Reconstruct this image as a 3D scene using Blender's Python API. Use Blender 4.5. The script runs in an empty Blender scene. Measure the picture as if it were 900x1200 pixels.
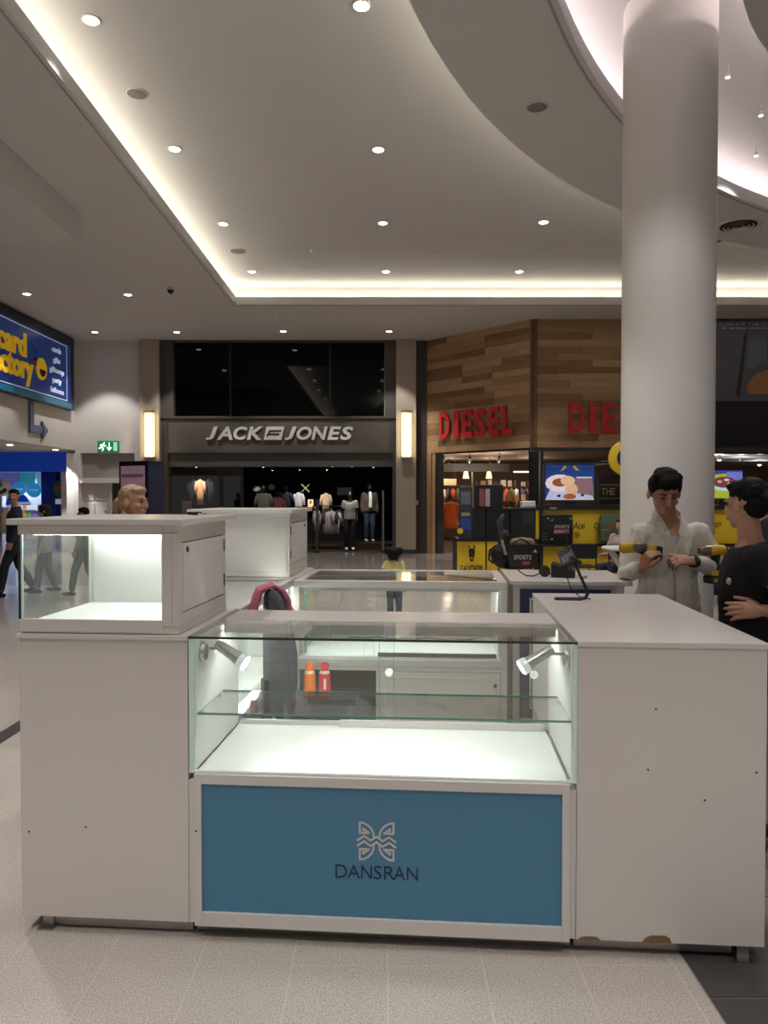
import bpy, bmesh, math, random
from math import pi, sin, cos, radians, atan, atan2, hypot, sqrt
from mathutils import Vector, Matrix, noise
random.seed(7)
SC = bpy.context.scene
COL = SC.collection
# ------------------------------------------------------------------ camera, world, exposure
F, EYE, HY = 880.0, 1.6, 581.0
PITCH = atan((600 - HY) / F)
cd = bpy.data.cameras.new('camera'); cam = bpy.data.objects.new('camera', cd); COL.objects.link(cam)
cam.location = (0, 0, EYE); cam.rotation_euler = (pi / 2 - PITCH, 0, 0)
cd.sensor_fit = 'HORIZONTAL'; cd.sensor_width = 36; cd.lens = 36 * F / 900; cd.clip_start = .05; cd.clip_end = 200
SC.camera = cam
W = bpy.data.worlds.new('world'); SC.world = W; W.use_nodes = True
W.node_tree.nodes['Background'].inputs[0].default_value = (1.0, .985, .975, 1)
W.node_tree.nodes['Background'].inputs[1].default_value = .23
SC.view_settings.view_transform = 'Standard'; SC.view_settings.look = 'None'
SC.view_settings.exposure = 0.0; SC.view_settings.gamma = 1; SC.view_settings.use_curve_mapping = False
try:
    SC.cycles.max_bounces = 10; SC.cycles.transparent_max_bounces = 24; SC.cycles.diffuse_bounces = 4
    SC.cycles.glossy_bounces = 4; SC.cycles.caustics_reflective = False; SC.cycles.caustics_refractive = False
    SC.cycles.sample_clamp_indirect = 4; SC.cycles.use_denoising = True
except Exception: pass
DOWN_W = 285.0          # watts of one ceiling downlight
COVE_E = 25.0           # strength of the cove light strips
# ------------------------------------------------------------------ picture geometry: a pixel and a real depth give a point
FW = Vector((0, cos(PITCH), -sin(PITCH))); UP = Vector((0, sin(PITCH), cos(PITCH))); RT = Vector((1, 0, 0)); EY = Vector((0, 0, EYE))
def ray(x, y): return RT * ((x - 450) / F) + UP * ((600 - y) / F) + FW
def at(x, y, Y): r = ray(x, y); return EY + r * (Y / r.y)
def atz(x, y, z): r = ray(x, y); return EY + r * ((z - EYE) / r.z)
def atx(x, y, X): r = ray(x, y); return EY + r * (X / r.x)
def S(Y): return F / Y      # pixels per metre at depth Y
KA = radians(4.32)
KO = Vector((-1.330, 2.728, 0)); KU = Vector((cos(KA), -sin(KA), 0)); KV = Vector((sin(KA), cos(KA), 0))
def K(u, v, z=0): return KO + KU * u + KV * v + Vector((0, 0, z))
# ------------------------------------------------------------------ materials
def lin(c):
    if isinstance(c, str): c = tuple(int(c[i:i + 2], 16) for i in (0, 2, 4))
    return tuple(((v / 255) / 12.92 if v / 255 <= .04045 else ((v / 255 + .055) / 1.055) ** 2.4) for v in c) + (1,)
MATS = {}
def mat(name, col, rough=.5, metal=0, emit=0, ecol=None, var=.06, scale=12, bump=0, coat=0, spec=.5):
    if name in MATS: return MATS[name]
    m = bpy.data.materials.new(name); m.use_nodes = True; nt = m.node_tree; b = nt.nodes['Principled BSDF']
    c = lin(col)
    b.inputs['Base Color'].default_value = c; b.inputs['Roughness'].default_value = rough; b.inputs['Metallic'].default_value = metal
    b.inputs['Specular IOR Level'].default_value = spec; b.inputs['Coat Weight'].default_value = coat
    if emit:
        b.inputs['Emission Color'].default_value = lin(ecol or col); b.inputs['Emission Strength'].default_value = emit
    if var or bump:
        tc = nt.nodes.new('ShaderNodeTexCoord'); nz = nt.nodes.new('ShaderNodeTexNoise')
        nz.inputs['Scale'].default_value = scale; nz.inputs['Detail'].default_value = 4
        nt.links.new(tc.outputs['Object'], nz.inputs['Vector'])
        if var:
            mx = nt.nodes.new('ShaderNodeMix'); mx.data_type = 'RGBA'
            mx.inputs[6].default_value = tuple(v * (1 - var) for v in c[:3]) + (1,); mx.inputs[7].default_value = tuple(min(1, v * (1 + var)) for v in c[:3]) + (1,)
            nt.links.new(nz.outputs['Fac'], mx.inputs[0]); nt.links.new(mx.outputs[2], b.inputs['Base Color'])
        if bump:
            bp = nt.nodes.new('ShaderNodeBump'); bp.inputs['Strength'].default_value = bump; bp.inputs['Distance'].default_value = .01
            nt.links.new(nz.outputs['Fac'], bp.inputs['Height']); nt.links.new(bp.outputs[0], b.inputs['Normal'])
    MATS[name] = m; return m
def glass(name, tint=(.97, 1, .985), f0=.04, rough=0.0):
    if name in MATS: return MATS[name]
    m = bpy.data.materials.new(name); m.use_nodes = True; nt = m.node_tree; nt.nodes.clear()
    o = nt.nodes.new('ShaderNodeOutputMaterial'); t = nt.nodes.new('ShaderNodeBsdfTransparent'); g = nt.nodes.new('ShaderNodeBsdfGlossy')
    t.inputs[0].default_value = (*tint, 1); g.inputs['Roughness'].default_value = rough; g.inputs[0].default_value = (1, 1, 1, 1)
    lw = nt.nodes.new('ShaderNodeLayerWeight'); lw.inputs[0].default_value = .5
    p = nt.nodes.new('ShaderNodeMath'); p.operation = 'POWER'; p.inputs[1].default_value = 5
    k = nt.nodes.new('ShaderNodeMath'); k.operation = 'MULTIPLY_ADD'; k.inputs[1].default_value = 1 - f0; k.inputs[2].default_value = f0
    mx = nt.nodes.new('ShaderNodeMixShader')
    nt.links.new(lw.outputs['Facing'], p.inputs[0]); nt.links.new(p.outputs[0], k.inputs[0]); nt.links.new(k.outputs[0], mx.inputs[0])
    nt.links.new(t.outputs[0], mx.inputs[1]); nt.links.new(g.outputs[0], mx.inputs[2]); nt.links.new(mx.outputs[0], o.inputs[0])
    MATS[name] = m; return m
# ------------------------------------------------------------------ mesh builder
class MB:
    def __init__(s): s.v = []; s.f = []; s.m = []; s.T = None; s.mi = 0; s.starts = []
    def add(s, vs, fs):
        b = len(s.v); s.starts.append((b, len(s.f)))
        for p in vs:
            p = Vector(p)
            s.v.append(s.T @ p if s.T else p)
        for f in fs: s.f.append(tuple(b + i for i in f)); s.m.append(s.mi)
        return s
    def box(s, x0, x1, y0, y1, z0, z1):
        vs = [(x, y, z) for x in (x0, x1) for y in (y0, y1) for z in (z0, z1)]
        return s.add(vs, [(0, 1, 3, 2), (4, 6, 7, 5), (0, 4, 5, 1), (2, 3, 7, 6), (0, 2, 6, 4), (1, 5, 7, 3)])
    def cbox(s, c, d, M=None):
        old = s.T
        if M is not None: s.T = (old or Matrix()) @ Matrix.Translation(Vector(c)) @ M.to_4x4(); c = (0, 0, 0)
        s.box(c[0] - d[0] / 2, c[0] + d[0] / 2, c[1] - d[1] / 2, c[1] + d[1] / 2, c[2] - d[2] / 2, c[2] + d[2] / 2)
        s.T = old; return s
    def prism(s, poly, z0, z1):     # poly in xy, counter-clockwise
        n = len(poly)
        vs = [(x, y, z0) for x, y in poly] + [(x, y, z1) for x, y in poly]
        return s.add(vs, [tuple(range(n - 1, -1, -1)), tuple(range(n, 2 * n))] + [(i, (i + 1) % n, n + (i + 1) % n, n + i) for i in range(n)])
    def prismxz(s, poly, y0, y1):   # poly in xz
        old = s.T; s.T = (old or Matrix()) @ Matrix(((1, 0, 0, 0), (0, 0, -1, 0), (0, 1, 0, 0), (0, 0, 0, 1)))
        s.prism(poly, -y1, -y0); s.T = old; return s
    def loft(s, rings, cap=True):
        n = len(rings[0]); b = len(s.v)
        vs = [p for r in rings for p in r]; fs = []
        for k in range(len(rings) - 1):
            for i in range(n):
                j = (i + 1) % n
                fs.append((k * n + i, k * n + j, (k + 1) * n + j, (k + 1) * n + i))
        if cap: fs += [tuple(range(n - 1, -1, -1)), tuple((len(rings) - 1) * n + i for i in range(n))]
        return s.add(vs, fs)
    def tube(s, pts, rad, n=10, cap=True, flat=1.0, ref=None, round_=False):
        pts = [Vector(p) for p in pts]
        if not hasattr(rad, '__len__'): rad = [rad] * len(pts)
        rad = list(rad)
        if round_:
            a = (pts[0] - pts[1]).normalized(); b = (pts[-1] - pts[-2]).normalized()
            pts = [pts[0] + a * rad[0] * .85, pts[0] + a * rad[0] * .55] + pts + [pts[-1] + b * rad[-1] * .55, pts[-1] + b * rad[-1] * .85]
            rad = [rad[0] * .45, rad[0] * .83] + rad + [rad[-1] * .83, rad[-1] * .45]
        d0 = (pts[1] - pts[0]).normalized()
        u = Vector(ref) if ref else (Vector((0, 0, 1)) if abs(d0.z) < .9 else Vector((1, 0, 0)))
        rings = []
        for i, p in enumerate(pts):
            d = (pts[min(i + 1, len(pts) - 1)] - pts[max(i - 1, 0)]).normalized()
            u = (u - d * u.dot(d))
            u = u.normalized() if u.length > 1e-6 else d.orthogonal().normalized()
            w = d.cross(u)
            rings.append([p + (u * cos(2 * pi * k / n) * flat + w * sin(2 * pi * k / n)) * rad[i] for k in range(n)])
        return s.loft(rings, cap)
    def lathe(s, prof, c=(0, 0, 0), n=20, cap=True):
        c = Vector(c)
        return s.loft([[c + Vector((r * cos(2 * pi * k / n), r * sin(2 * pi * k / n), z)) for k in range(n)] for r, z in prof], cap)
    def ell(s, c, r, n=14, m=8, M=None):
        c = Vector(c); R = []
        for i in range(m + 1):
            t = -pi / 2 + pi * i / m; rr = max(cos(t), .02)
            ring = []
            for k in range(n):
                p = Vector((r[0] * rr * cos(2 * pi * k / n), r[1] * rr * sin(2 * pi * k / n), r[2] * sin(t)))
                ring.append(c + (M @ p if M is not None else p))
            R.append(ring)
        return s.loft(R)
    def ribbon(s, pts, w, y0, y1):   # flat stroke in xz, thickness y0..y1
        for (x0, z0), (x1, z1) in zip(pts, pts[1:]):
            L = hypot(x1 - x0, z1 - z0)
            if L < 1e-6: continue
            dx, dz = (x1 - x0) / L, (z1 - z0) / L; e = w * .42
            a = (x0 - dx * e, z0 - dz * e); b = (x1 + dx * e, z1 + dz * e); nx, nz = -dz * w / 2, dx * w / 2
            s.prismxz([(a[0] - nx, a[1] - nz), (b[0] - nx, b[1] - nz), (b[0] + nx, b[1] + nz), (a[0] + nx, a[1] + nz)], y0, y1)
        return s
    def mesh(s, name, mats, smooth=False):
        me = bpy.data.meshes.new(name); me.from_pydata([tuple(p) for p in s.v], [], s.f)
        for m in (mats if isinstance(mats, (list, tuple)) else [mats]): me.materials.append(m)
        for p, i in zip(me.polygons, s.m): p.material_index = i; p.use_smooth = bool(smooth)
        bm = bmesh.new(); bm.from_mesh(me); bmesh.ops.recalc_face_normals(bm, faces=bm.faces); bm.to_mesh(me); bm.free()
        if smooth == 'auto':
            me.set_sharp_from_angle(angle=radians(40))
        me.update(); return me
    def build(s, name, mats, parent=None, smooth=False, bevel=0, world=False, **kw):
        o = bpy.data.objects.new(name, s.mesh(name, mats, smooth)); COL.objects.link(o)
        if parent is not None:
            o.parent = parent
            if world: o.matrix_parent_inverse = parent.matrix_basis.inverted()
        if bevel:
            b = o.modifiers.new('bevel', 'BEVEL'); b.width = bevel; b.segments = 2; b.limit_method = 'ANGLE'; b.angle_limit = radians(40)
        for k, v in kw.items(): o[k] = v
        return o
def _parts(s, name, mats, parent=None, smooth=False, bevel=0, world=False, **kw):
    """every primitive of the builder becomes an object of its own"""
    out = []
    for k in range(len(s.starts)):
        v0, f0 = s.starts[k]; v1, f1 = s.starts[k + 1] if k + 1 < len(s.starts) else (len(s.v), len(s.f))
        q = MB(); q.v = s.v[v0:v1]; q.f = [tuple(i - v0 for i in f) for f in s.f[f0:f1]]; q.m = s.m[f0:f1]
        out.append(q.build(name, mats, parent, smooth, bevel, world, **kw))
    return out[0]
MB.parts = _parts
def tag(o, label, cat, group=None, kind=None):
    o['label'] = label; o['category'] = cat
    if group: o['group'] = group
    if kind: o['kind'] = kind
    return o
def thing(name, label, cat, loc=(0, 0, 0), rz=0, group=None, kind=None):
    o = bpy.data.objects.new(name, None); COL.objects.link(o); o.empty_display_size = .1
    o.location = loc; o.rotation_euler = (0, 0, rz)
    if label: o['label'] = label
    if cat: o['category'] = cat
    if group: o['group'] = group
    if kind: o['kind'] = kind
    return o
def structure(name, mb, m, parent=None, label=None, **kw):
    o = mb.build(name, m, parent, **kw)
    if parent is None: o['kind'] = 'structure'
    if label: o['label'] = label
    return o
def copy_tree(o, parent=None):
    c = o.copy(); COL.objects.link(c)
    if parent is not None: c.parent = parent
    for ch in list(o.children): copy_tree(ch, c)
    return c
def B(x0, x1, y0, y1, z0, z1): return MB().box(x0, x1, y0, y1, z0, z1)
TMP = bpy.data.scenes.new('workbench')      # a scratch scene keeps each evaluation small; removed at the end
def evalmesh(o):
    TMP.collection.objects.link(o)
    if o.name in COL.objects: COL.objects.unlink(o)
    with bpy.context.temp_override(scene=TMP, view_layer=TMP.view_layers[0]):
        dg = bpy.context.evaluated_depsgraph_get(); dg.update()
        me = bpy.data.meshes.new_from_object(o.evaluated_get(dg))
    COL.objects.link(o); TMP.collection.objects.unlink(o)
    return me
def remesh(mb, name, mats, parent, vox, smooth=3, disp=0, dscale=20, label=None, zs=1.0):
    o = mb.build(name, mats, None)
    r = o.modifiers.new('r', 'REMESH'); r.mode = 'VOXEL'; r.voxel_size = vox; r.use_smooth_shade = True
    if smooth:
        q = o.modifiers.new('s', 'SMOOTH'); q.factor = .5; q.iterations = smooth
    me = evalmesh(o); o.modifiers.clear(); old = o.data; o.data = me; bpy.data.meshes.remove(old); me.name = name
    if disp:
        seed = Vector((random.random() * 50, 3, 7))
        cn = [(v.co.copy(), v.normal.copy()) for v in me.vertices]; flat = []
        for c, nn in cn:
            c2 = Vector(c); c2.z *= zs
            n = noise.noise(c2 * dscale + seed) + .5 * noise.noise(c2 * dscale * 2.3 + seed)
            flat.extend(c + nn * (n * disp))
        me.vertices.foreach_set('co', flat); me.update()
    if not me.materials: me.materials.append(mats)
    for p in me.polygons: p.use_smooth = True
    if parent is not None: o.parent = parent
    if label: o['label'] = label
    return o
# ------------------------------------------------------------------ lettering: text curves turned into meshes (upright in xz, facing -y)
GL = {}
def glyph(txt, bold=0.0, shear=0.0, ext=.5):
    key = (txt, bold, shear)
    if key not in GL:
        c = bpy.data.curves.new('t', 'FONT'); c.body = txt; c.size = 1; c.offset = bold; c.shear = shear; c.extrude = ext; c.resolution_u = 3
        c.fill_mode = 'BOTH'
        o = bpy.data.objects.new('t', c); COL.objects.link(o)
        me = evalmesh(o); vs = [tuple(v.co) for v in me.vertices]; fs = [tuple(p.vertices) for p in me.polygons]
        bpy.data.objects.remove(o); bpy.data.curves.remove(c); bpy.data.meshes.remove(me)
        GL[key] = (vs, fs)
    return GL[key]
def letter_mb(txt, x0, x1, z0, z1, depth, bold=0.0, shear=0.0, T=None, y=0.0):
    vs, fs = glyph(txt, bold, shear)
    xs = [v[0] for v in vs]; ys = [v[1] for v in vs]
    ax, bx, ay, by = min(xs), max(xs), min(ys), max(ys)
    mb = MB(); mb.T = T
    mb.add([(x0 + (v[0] - ax) / (bx - ax) * (x1 - x0), y - (v[2] + .5) * depth, z0 + (v[1] - ay) / (by - ay) * (z1 - z0)) for v in vs], fs)
    return mb
def word_parts(txt, cells, z0, z1, depth, m, parent, bold=0, shear=0, T=None, y=0.0, name='letter'):
    for ch, (a, b) in zip(txt, cells):
        letter_mb(ch, a, b, z0, z1, depth, bold, shear, T, y).build(name, m, parent)
def spread(txt, x0, x1, gap=.12, bold=0.0):
    ws = []
    for ch in txt:
        vs, _ = glyph(ch, bold); xs = [v[0] for v in vs]; ws.append(max(xs) - min(xs))
    g = gap * sum(ws) / len(ws); tot = sum(ws) + g * (len(ws) - 1); k = (x1 - x0) / tot
    out = []; x = x0
    for w in ws: out.append((x, x + w * k)); x += (w + g) * k
    return out
# ------------------------------------------------------------------ material library
CEIL = mat('ceiling_plaster', 'cccac8', .9, var=.03, scale=1.5)
WALLW = mat('white_wall_paint', 'cfc9c4', .75, var=.03, scale=2)
BEIGE = mat('beige_pillar_stone', 'a59786', .6, var=.06, scale=6)
WHITE = mat('white_laminate', 'd3cdc8', .28, var=.02, scale=3, spec=.45)
WHITE2 = mat('white_trim_laminate', 'd8d4d0', .35, var=.02, scale=3)
INNER = mat('white_display_interior', 'e9ebe8', .5, var=.01)
STEEL = mat('brushed_steel', 'a9a7a4', .28, 1, var=.08, scale=30)
CHROME = mat('chrome', 'd8d8d8', .12, 1, var=0)
DARK = mat('dark_plastic', '17171a', .45, var=.1)
BLACK = mat('matte_black', '0b0b0c', .6, var=.1)
PLINTH = mat('dark_plinth', '3a3633', .5, var=.1)
GLASS = glass('clear_glass', (.985, 1, .993))
GEDGE = mat('green_glass_edge', '3f8f80', .08, var=.15, scale=20, spec=.8)
GEDGED = mat('dark_glass_edge', '0c2420', .08, var=.1, spec=.8)
AQUA = mat('pale_aqua_glass_edge', 'd6f0e8', .4, var=.05, spec=.7)
LED = mat('white_led', 'ffffff', .5, emit=40, ecol='fbfff8', var=0)
COVE = mat('cove_led_strip', 'fff8e6', .5, emit=COVE_E, ecol='fff7e2', var=0)
COVE2 = mat('cool_cove_led_strip', 'ffeef0', .5, emit=COVE_E, ecol='ffeef0', var=0)
LAMP = mat('downlight_lens', 'ffffff', .5, emit=14, ecol='fff6ee', var=0)
GREY = mat('grey_metal', '6e6b69', .5, .3)
# ------------------------------------------------------------------ lamps of the place
ZL, ZH = 5.9, 6.41
def spot(parent, loc, watts, col=(1, .975, .955), ang=82, blend=.3, size=.06, rot=(0, 0, 0)):
    d = bpy.data.lights.new('lamp', 'SPOT'); d.energy = watts; d.color = col; d.spot_size = radians(ang); d.spot_blend = blend; d.shadow_soft_size = size
    o = bpy.data.objects.new('lamp', d); COL.objects.link(o); o.parent = parent; o.location = loc; o.rotation_euler = rot; return o
dl_proto = None
def downlight(x, y, z, label, watts=DOWN_W, group='recessed ceiling downlights'):
    global dl_proto
    if dl_proto is None:
        t = thing('ceiling_downlight', label, 'downlight', (x, y, z), 0, group)
        MB().lathe([(.075, -.002), (.078, -.012), (.098, -.012), (.1, 0), (.075, 0)], n=20, cap=False).build('trim_ring', WHITE2, t, smooth=True)
        MB().lathe([(.076, -.004), (.07, -.016), (.04, -.022), (.002, -.024)], n=18).build('lens', LAMP, t, smooth=True)
        spot(t, (0, 0, -.05), watts)
        dl_proto = t
    else:
        t = copy_tree(dl_proto); t.location = (x, y, z); t['label'] = label; t['group'] = group
    return t
rows = {0: [(-2.96, 7.69), (-.22, 7.47)], 1: [(-2.9, 10.51), (-.08, 10.53)], 2: [(-2.84, 13.38), (-.02, 13.34), (2.8, 13.3)], 3: [(-2.83, 16.2), (.04, 16.2), (2.9, 16.2)]}
rn = ['first', 'second', 'third', 'last']
for k, r in rows.items():
    for i, (x, y) in enumerate(r):
        downlight(x, y, ZH, 'round downlight in the raised ceiling, %s row from the viewer, %s' % (rn[k], ('leftmost', 'middle', 'rightmost')[i] if len(r) == 3 else ('left one', 'right one')[i]))
for x, y, l in [(-7.6, 16.07, 'above the blue sign'), (-5.47, 16.13, 'left of the black dome camera'), (-7.59, 19.81, 'above the white back wall'), (-5.44, 19.81, 'above left end of the dark shop window'),
                (-2.63, 19.71, 'above middle of the dark shop window'), (.13, 19.71, 'above right end of the dark shop window')]:
    downlight(x, y, ZL, 'round downlight in the low ceiling ' + l)
for i, (x, y) in enumerate([(-2.9, 4.7), (0, 4.6), (-2.9, 1.8), (0, 1.7), (-2.9, -1.1), (0, -1.2), (2.9, -1.2), (0, -3.6), (-5.5, 3), (-5.5, 8), (5, -2)]):
    downlight(x, y, ZH if x > -3.2 else ZL, 'round downlight overhead out of view, ' + ('left over the kiosk', 'over the far side of the kiosk', 'left before the kiosk', 'over the space before the kiosk', 'left behind the viewer', 'straight behind the viewer', 'right behind the viewer', 'farthest behind the viewer', 'low ceiling left of the kiosk', 'low ceiling left beyond the kiosk', 'far right behind the viewer')[i], group='downlights over the viewer')
# ------------------------------------------------------------------ floor
def floor_mat(name, base, base2, joint, sx, sy, ox, oy, rough, speck=0, jw=.004, bumpy=.0):
    m = bpy.data.materials.new(name); m.use_nodes = True; nt = m.node_tree; b = nt.nodes['Principled BSDF']
    g = nt.nodes.new('ShaderNodeNewGeometry'); n1 = nt.nodes.new('ShaderNodeTexNoise'); n1.inputs['Scale'].default_value = 1.3
    n2 = nt.nodes.new('ShaderNodeTexNoise'); n2.inputs['Scale'].default_value = 190; n2.inputs['Detail'].default_value = 2
    nt.links.new(g.outputs['Position'], n1.inputs['Vector']); nt.links.new(g.outputs['Position'], n2.inputs['Vector'])
    mx = nt.nodes.new('ShaderNodeMix'); mx.data_type = 'RGBA'; mx.inputs[6].default_value = lin(base); mx.inputs[7].default_value = lin(base2)
    nt.links.new(n1.outputs['Fac'], mx.inputs[0]); last = mx.outputs[2]
    if speck:
        r = nt.nodes.new('ShaderNodeValToRGB'); r.color_ramp.elements[0].position = .36; r.color_ramp.elements[1].position = .62
        r.color_ramp.elements[0].color = (1 - speck,) * 3 + (1,); r.color_ramp.elements[1].color = (1 + speck * .6,) * 3 + (1,)
        nt.links.new(n2.outputs['Fac'], r.inputs[0])
        mm = nt.nodes.new('ShaderNodeMix'); mm.data_type = 'RGBA'; mm.blend_type = 'MULTIPLY'; mm.inputs[0].default_value = 1
        nt.links.new(last, mm.inputs[6]); nt.links.new(r.outputs[0], mm.inputs[7]); last = mm.outputs[2]
    if sx:
        sp = nt.nodes.new('ShaderNodeSeparateXYZ'); nt.links.new(g.outputs['Position'], sp.inputs[0])
        def line(out, s, o):
            a = nt.nodes.new('ShaderNodeMath'); a.operation = 'ADD'; a.inputs[1].default_value = 1000 * s - o
            c = nt.nodes.new('ShaderNodeMath'); c.operation = 'MODULO'; c.inputs[1].default_value = s
            d = nt.nodes.new('ShaderNodeMath'); d.operation = 'LESS_THAN'; d.inputs[1].default_value = jw
            nt.links.new(out, a.inputs[0]); nt.links.new(a.outputs[0], c.inputs[0]); nt.links.new(c.outputs[0], d.inputs[0]); return d.outputs[0]
        mxx = nt.nodes.new('ShaderNodeMath'); mxx.operation = 'MAXIMUM'
        nt.links.new(line(sp.outputs[0], sx, ox), mxx.inputs[0]); nt.links.new(line(sp.outputs[1], sy, oy), mxx.inputs[1])
        mj = nt.nodes.new('ShaderNodeMix'); mj.data_type = 'RGBA'; mj.inputs[7].default_value = lin(joint)
        nt.links.new(mxx.outputs[0], mj.inputs[0]); nt.links.new(last, mj.inputs[6]); last = mj.outputs[2]
    nt.links.new(last, b.inputs['Base Color']); b.inputs['Roughness'].default_value = rough
    return m
TERR = floor_mat('terrazzo_tile', 'c3bab0', 'b6ada3', '', 0, 0, 0, 0, .42, speck=.36)
GROUT = mat('pale_grout', 'cdc5bb', .8)
GROUTD = mat('light_joint', '8d8882', .8)
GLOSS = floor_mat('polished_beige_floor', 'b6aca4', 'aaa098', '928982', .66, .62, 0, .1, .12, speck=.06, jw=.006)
DTILE = floor_mat('dark_stone_tile', '4d4747', '443f40', '', 0, 0, 0, 0, .3, speck=.25)
fl = structure('floor', B(-16, 16, -6, 34, -.3, -.012), GROUT)
X0, X1, Y0, Y1 = -2.463, 1.0, 1.907, 9.35
structure('polished_paving', MB().box(-16, -2.60, -6, 13.4, -.012, 0).box(-2.60, 16, Y1, 13.4, -.012, 0).box(5.0, 16, -6, Y1, -.012, 0), GLOSS, fl)
structure('far_paving', B(-16, 16, 13.4, 34, -.012, 0), floor_mat('painted_reflection_floor', '8a8079', '81786f', '6b635c', .66, .62, 0, .1, .1, speck=.06, jw=.006), fl)  # polished tile again, with the dark reflection put into its colour
structure('dark_border_strip', B(-2.597, -2.475, -6, Y1 - .003, -.012, 0), DTILE, fl)
structure('near_paving', B(-2.472, 5.0, -6, Y0 - .003, -.012, -.001), TERR, fl)
tx = .325; ty = .62; g = .0021
me_t = MB().box(-tx / 2 + g, tx / 2 - g, -ty / 2 + g, ty / 2 - g, -.011, 0).mesh('floor_tile', TERR)
structure('grout_bed', B(X0 - .008, .99, Y0 - .002, Y1 - .004, -.0119, -.0012), GROUT, fl)
nx = 11; ny = 12
for i in range(nx):
    for j in range(ny):
        xa = -.638 + tx * (i - 6) + tx / 2; ya = 2.527 - ty + ty * j + ty / 2
        o = bpy.data.objects.new('floor_tile', me_t); COL.objects.link(o); o.parent = fl; o.location = (xa + .027 * 0, ya, random.uniform(-.0006, .0002))
XR = -.638 + tx * 5
# narrow edging row then dark stone tiles on the right
structure('edging_strip', B(XR + .003, XR + .045, Y0, Y1 - .003, -.011, .0002), TERR, fl)
dx = .6
me_d = MB().box(-dx / 2 + .004, dx / 2 - .004, -dx / 2 + .004, dx / 2 - .004, -.011, 0).mesh('dark_tile', DTILE)
structure('tile_bed', B(XR + .047, 5.0, Y0, Y1, -.0118, -.0035), GROUTD, fl)
for i in range(7):
    for j in range(13):
        xa = XR + .05 + dx * i + dx / 2; ya = 2.36 - dx * 1 + dx * j + dx / 2
        if xa + dx / 2 > 5.0 or ya + dx / 2 > Y1: continue
        o = bpy.data.objects.new('dark_tile', me_d); COL.objects.link(o); o.parent = fl; o.location = (xa, ya, 0)
# ------------------------------------------------------------------ ceiling
EDGE_L, EDGE_B = -3.33, 16.99
ce = structure('ceiling', B(-16, 18, -6, 34, ZH, ZH + .2), CEIL)
low = MB().box(-16, EDGE_L, -6, 34, ZL, ZL + .12).box(EDGE_L, 18, EDGE_B, 34, ZL, ZL + .12)
low.box(EDGE_L - .02, EDGE_L, -6, EDGE_B, ZL + .12, ZL + .17).box(EDGE_L - .02, 18, EDGE_B, EDGE_B + .02, ZL + .12, ZL + .17)
low.box(-16, EDGE_L - .45, -6, 34, ZL + .12, ZH).box(EDGE_L - .45, 18, EDGE_B + .45, 34, ZL + .12, ZH)
structure('low_ceiling', low, CEIL, ce)
structure('ceiling_shadow_line', MB().box(EDGE_L - .07, EDGE_L - .05, -6, EDGE_B + .05, ZL - .012, ZL).box(EDGE_L - .07, 18, EDGE_B + .05, EDGE_B + .07, ZL - .012, ZL), mat('painted_shadow_line', 'aaa5a0', .9), ce)  # strip tinted darker to draw the shadow line of the lip groove
structure('ceiling_bulkhead', B(-16, -4.62, -6, 11.53, 5.44, ZL), CEIL, ce)
structure('cove_light', MB().box(EDGE_L - .30, EDGE_L - .26, -6, EDGE_B + .26, ZL + .125, ZL + .15).box(EDGE_L - .26, 16, EDGE_B + .22, EDGE_B + .26, ZL + .125, ZL + .15), COVE, ce, label='warm white light strip hidden in the ceiling cove')
def arc(c, r, a0, a1, n): return [(c[0] + r * cos(radians(a0 + (a1 - a0) * i / n)), c[1] + r * sin(radians(a0 + (a1 - a0) * i / n))) for i in range(n + 1)]
def ringprism(mb, A, Bp, z0, z1):
    n = len(A)
    vs = [(x, y, z0) for x, y in A] + [(x, y, z0) for x, y in Bp] + [(x, y, z1) for x, y in A] + [(x, y, z1) for x, y in Bp]
    fs = []
    for i in range(n - 1):
        fs += [(i, i + 1, n + i + 1, n + i), (2 * n + i, 3 * n + i, 3 * n + i + 1, 2 * n + i + 1), (i, 2 * n + i, 2 * n + i + 1, i + 1), (n + i, n + i + 1, 3 * n + i + 1, 3 * n + i)]
    fs += [(0, n, 3 * n, 2 * n), (n - 1, 3 * n - 1, 4 * n - 1, 2 * n - 1)]
    return mb.add(vs, fs)
CO, RO = (10.29, 3.13), 10.66; CI, RI = (11.57, 1.86), 11.13
NA = 72; A0, A1 = 205, 62
rm = MB()
ringprism(rm, arc(CO, RO, A0, A1, NA), arc(CI, RI, A0, A1, NA), ZL, ZL + .1)
ringprism(rm, arc(CO, RO, A0, A1, NA), arc(CO, RO - .02, A0, A1, NA), ZL + .1, ZL + .15)
ringprism(rm, arc(CI, RI + .02, A0, A1, NA), arc(CI, RI, A0, A1, NA), ZL + .1, ZL + .17)
structure('ring_soffit', rm, CEIL, ce, smooth='auto')
structure('ring_shadow_line', ringprism(MB(), arc(CI, RI + .08, A0, A1, NA), arc(CI, RI + .06, A0, A1, NA), ZL - .012, ZL), MATS['painted_shadow_line'], ce)  # the same darker strip draws the shadow line along the ring
structure('curved_cove_light', ringprism(MB(), arc(CO, RO - .26, A0, A1, NA), arc(CO, RO - .30, A0, A1, NA), ZL + .105, ZL + .13), COVE, ce, label='warm light strip hidden on outer edge of the curved soffit')
structure('inner_cove_light', ringprism(MB(), arc(CI, RI + .30, A0, A1, NA), arc(CI, RI + .26, A0, A1, NA), ZL + .105, ZL + .13), COVE2, ce, label='cool light strip hidden on inner edge of the curved soffit')
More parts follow.
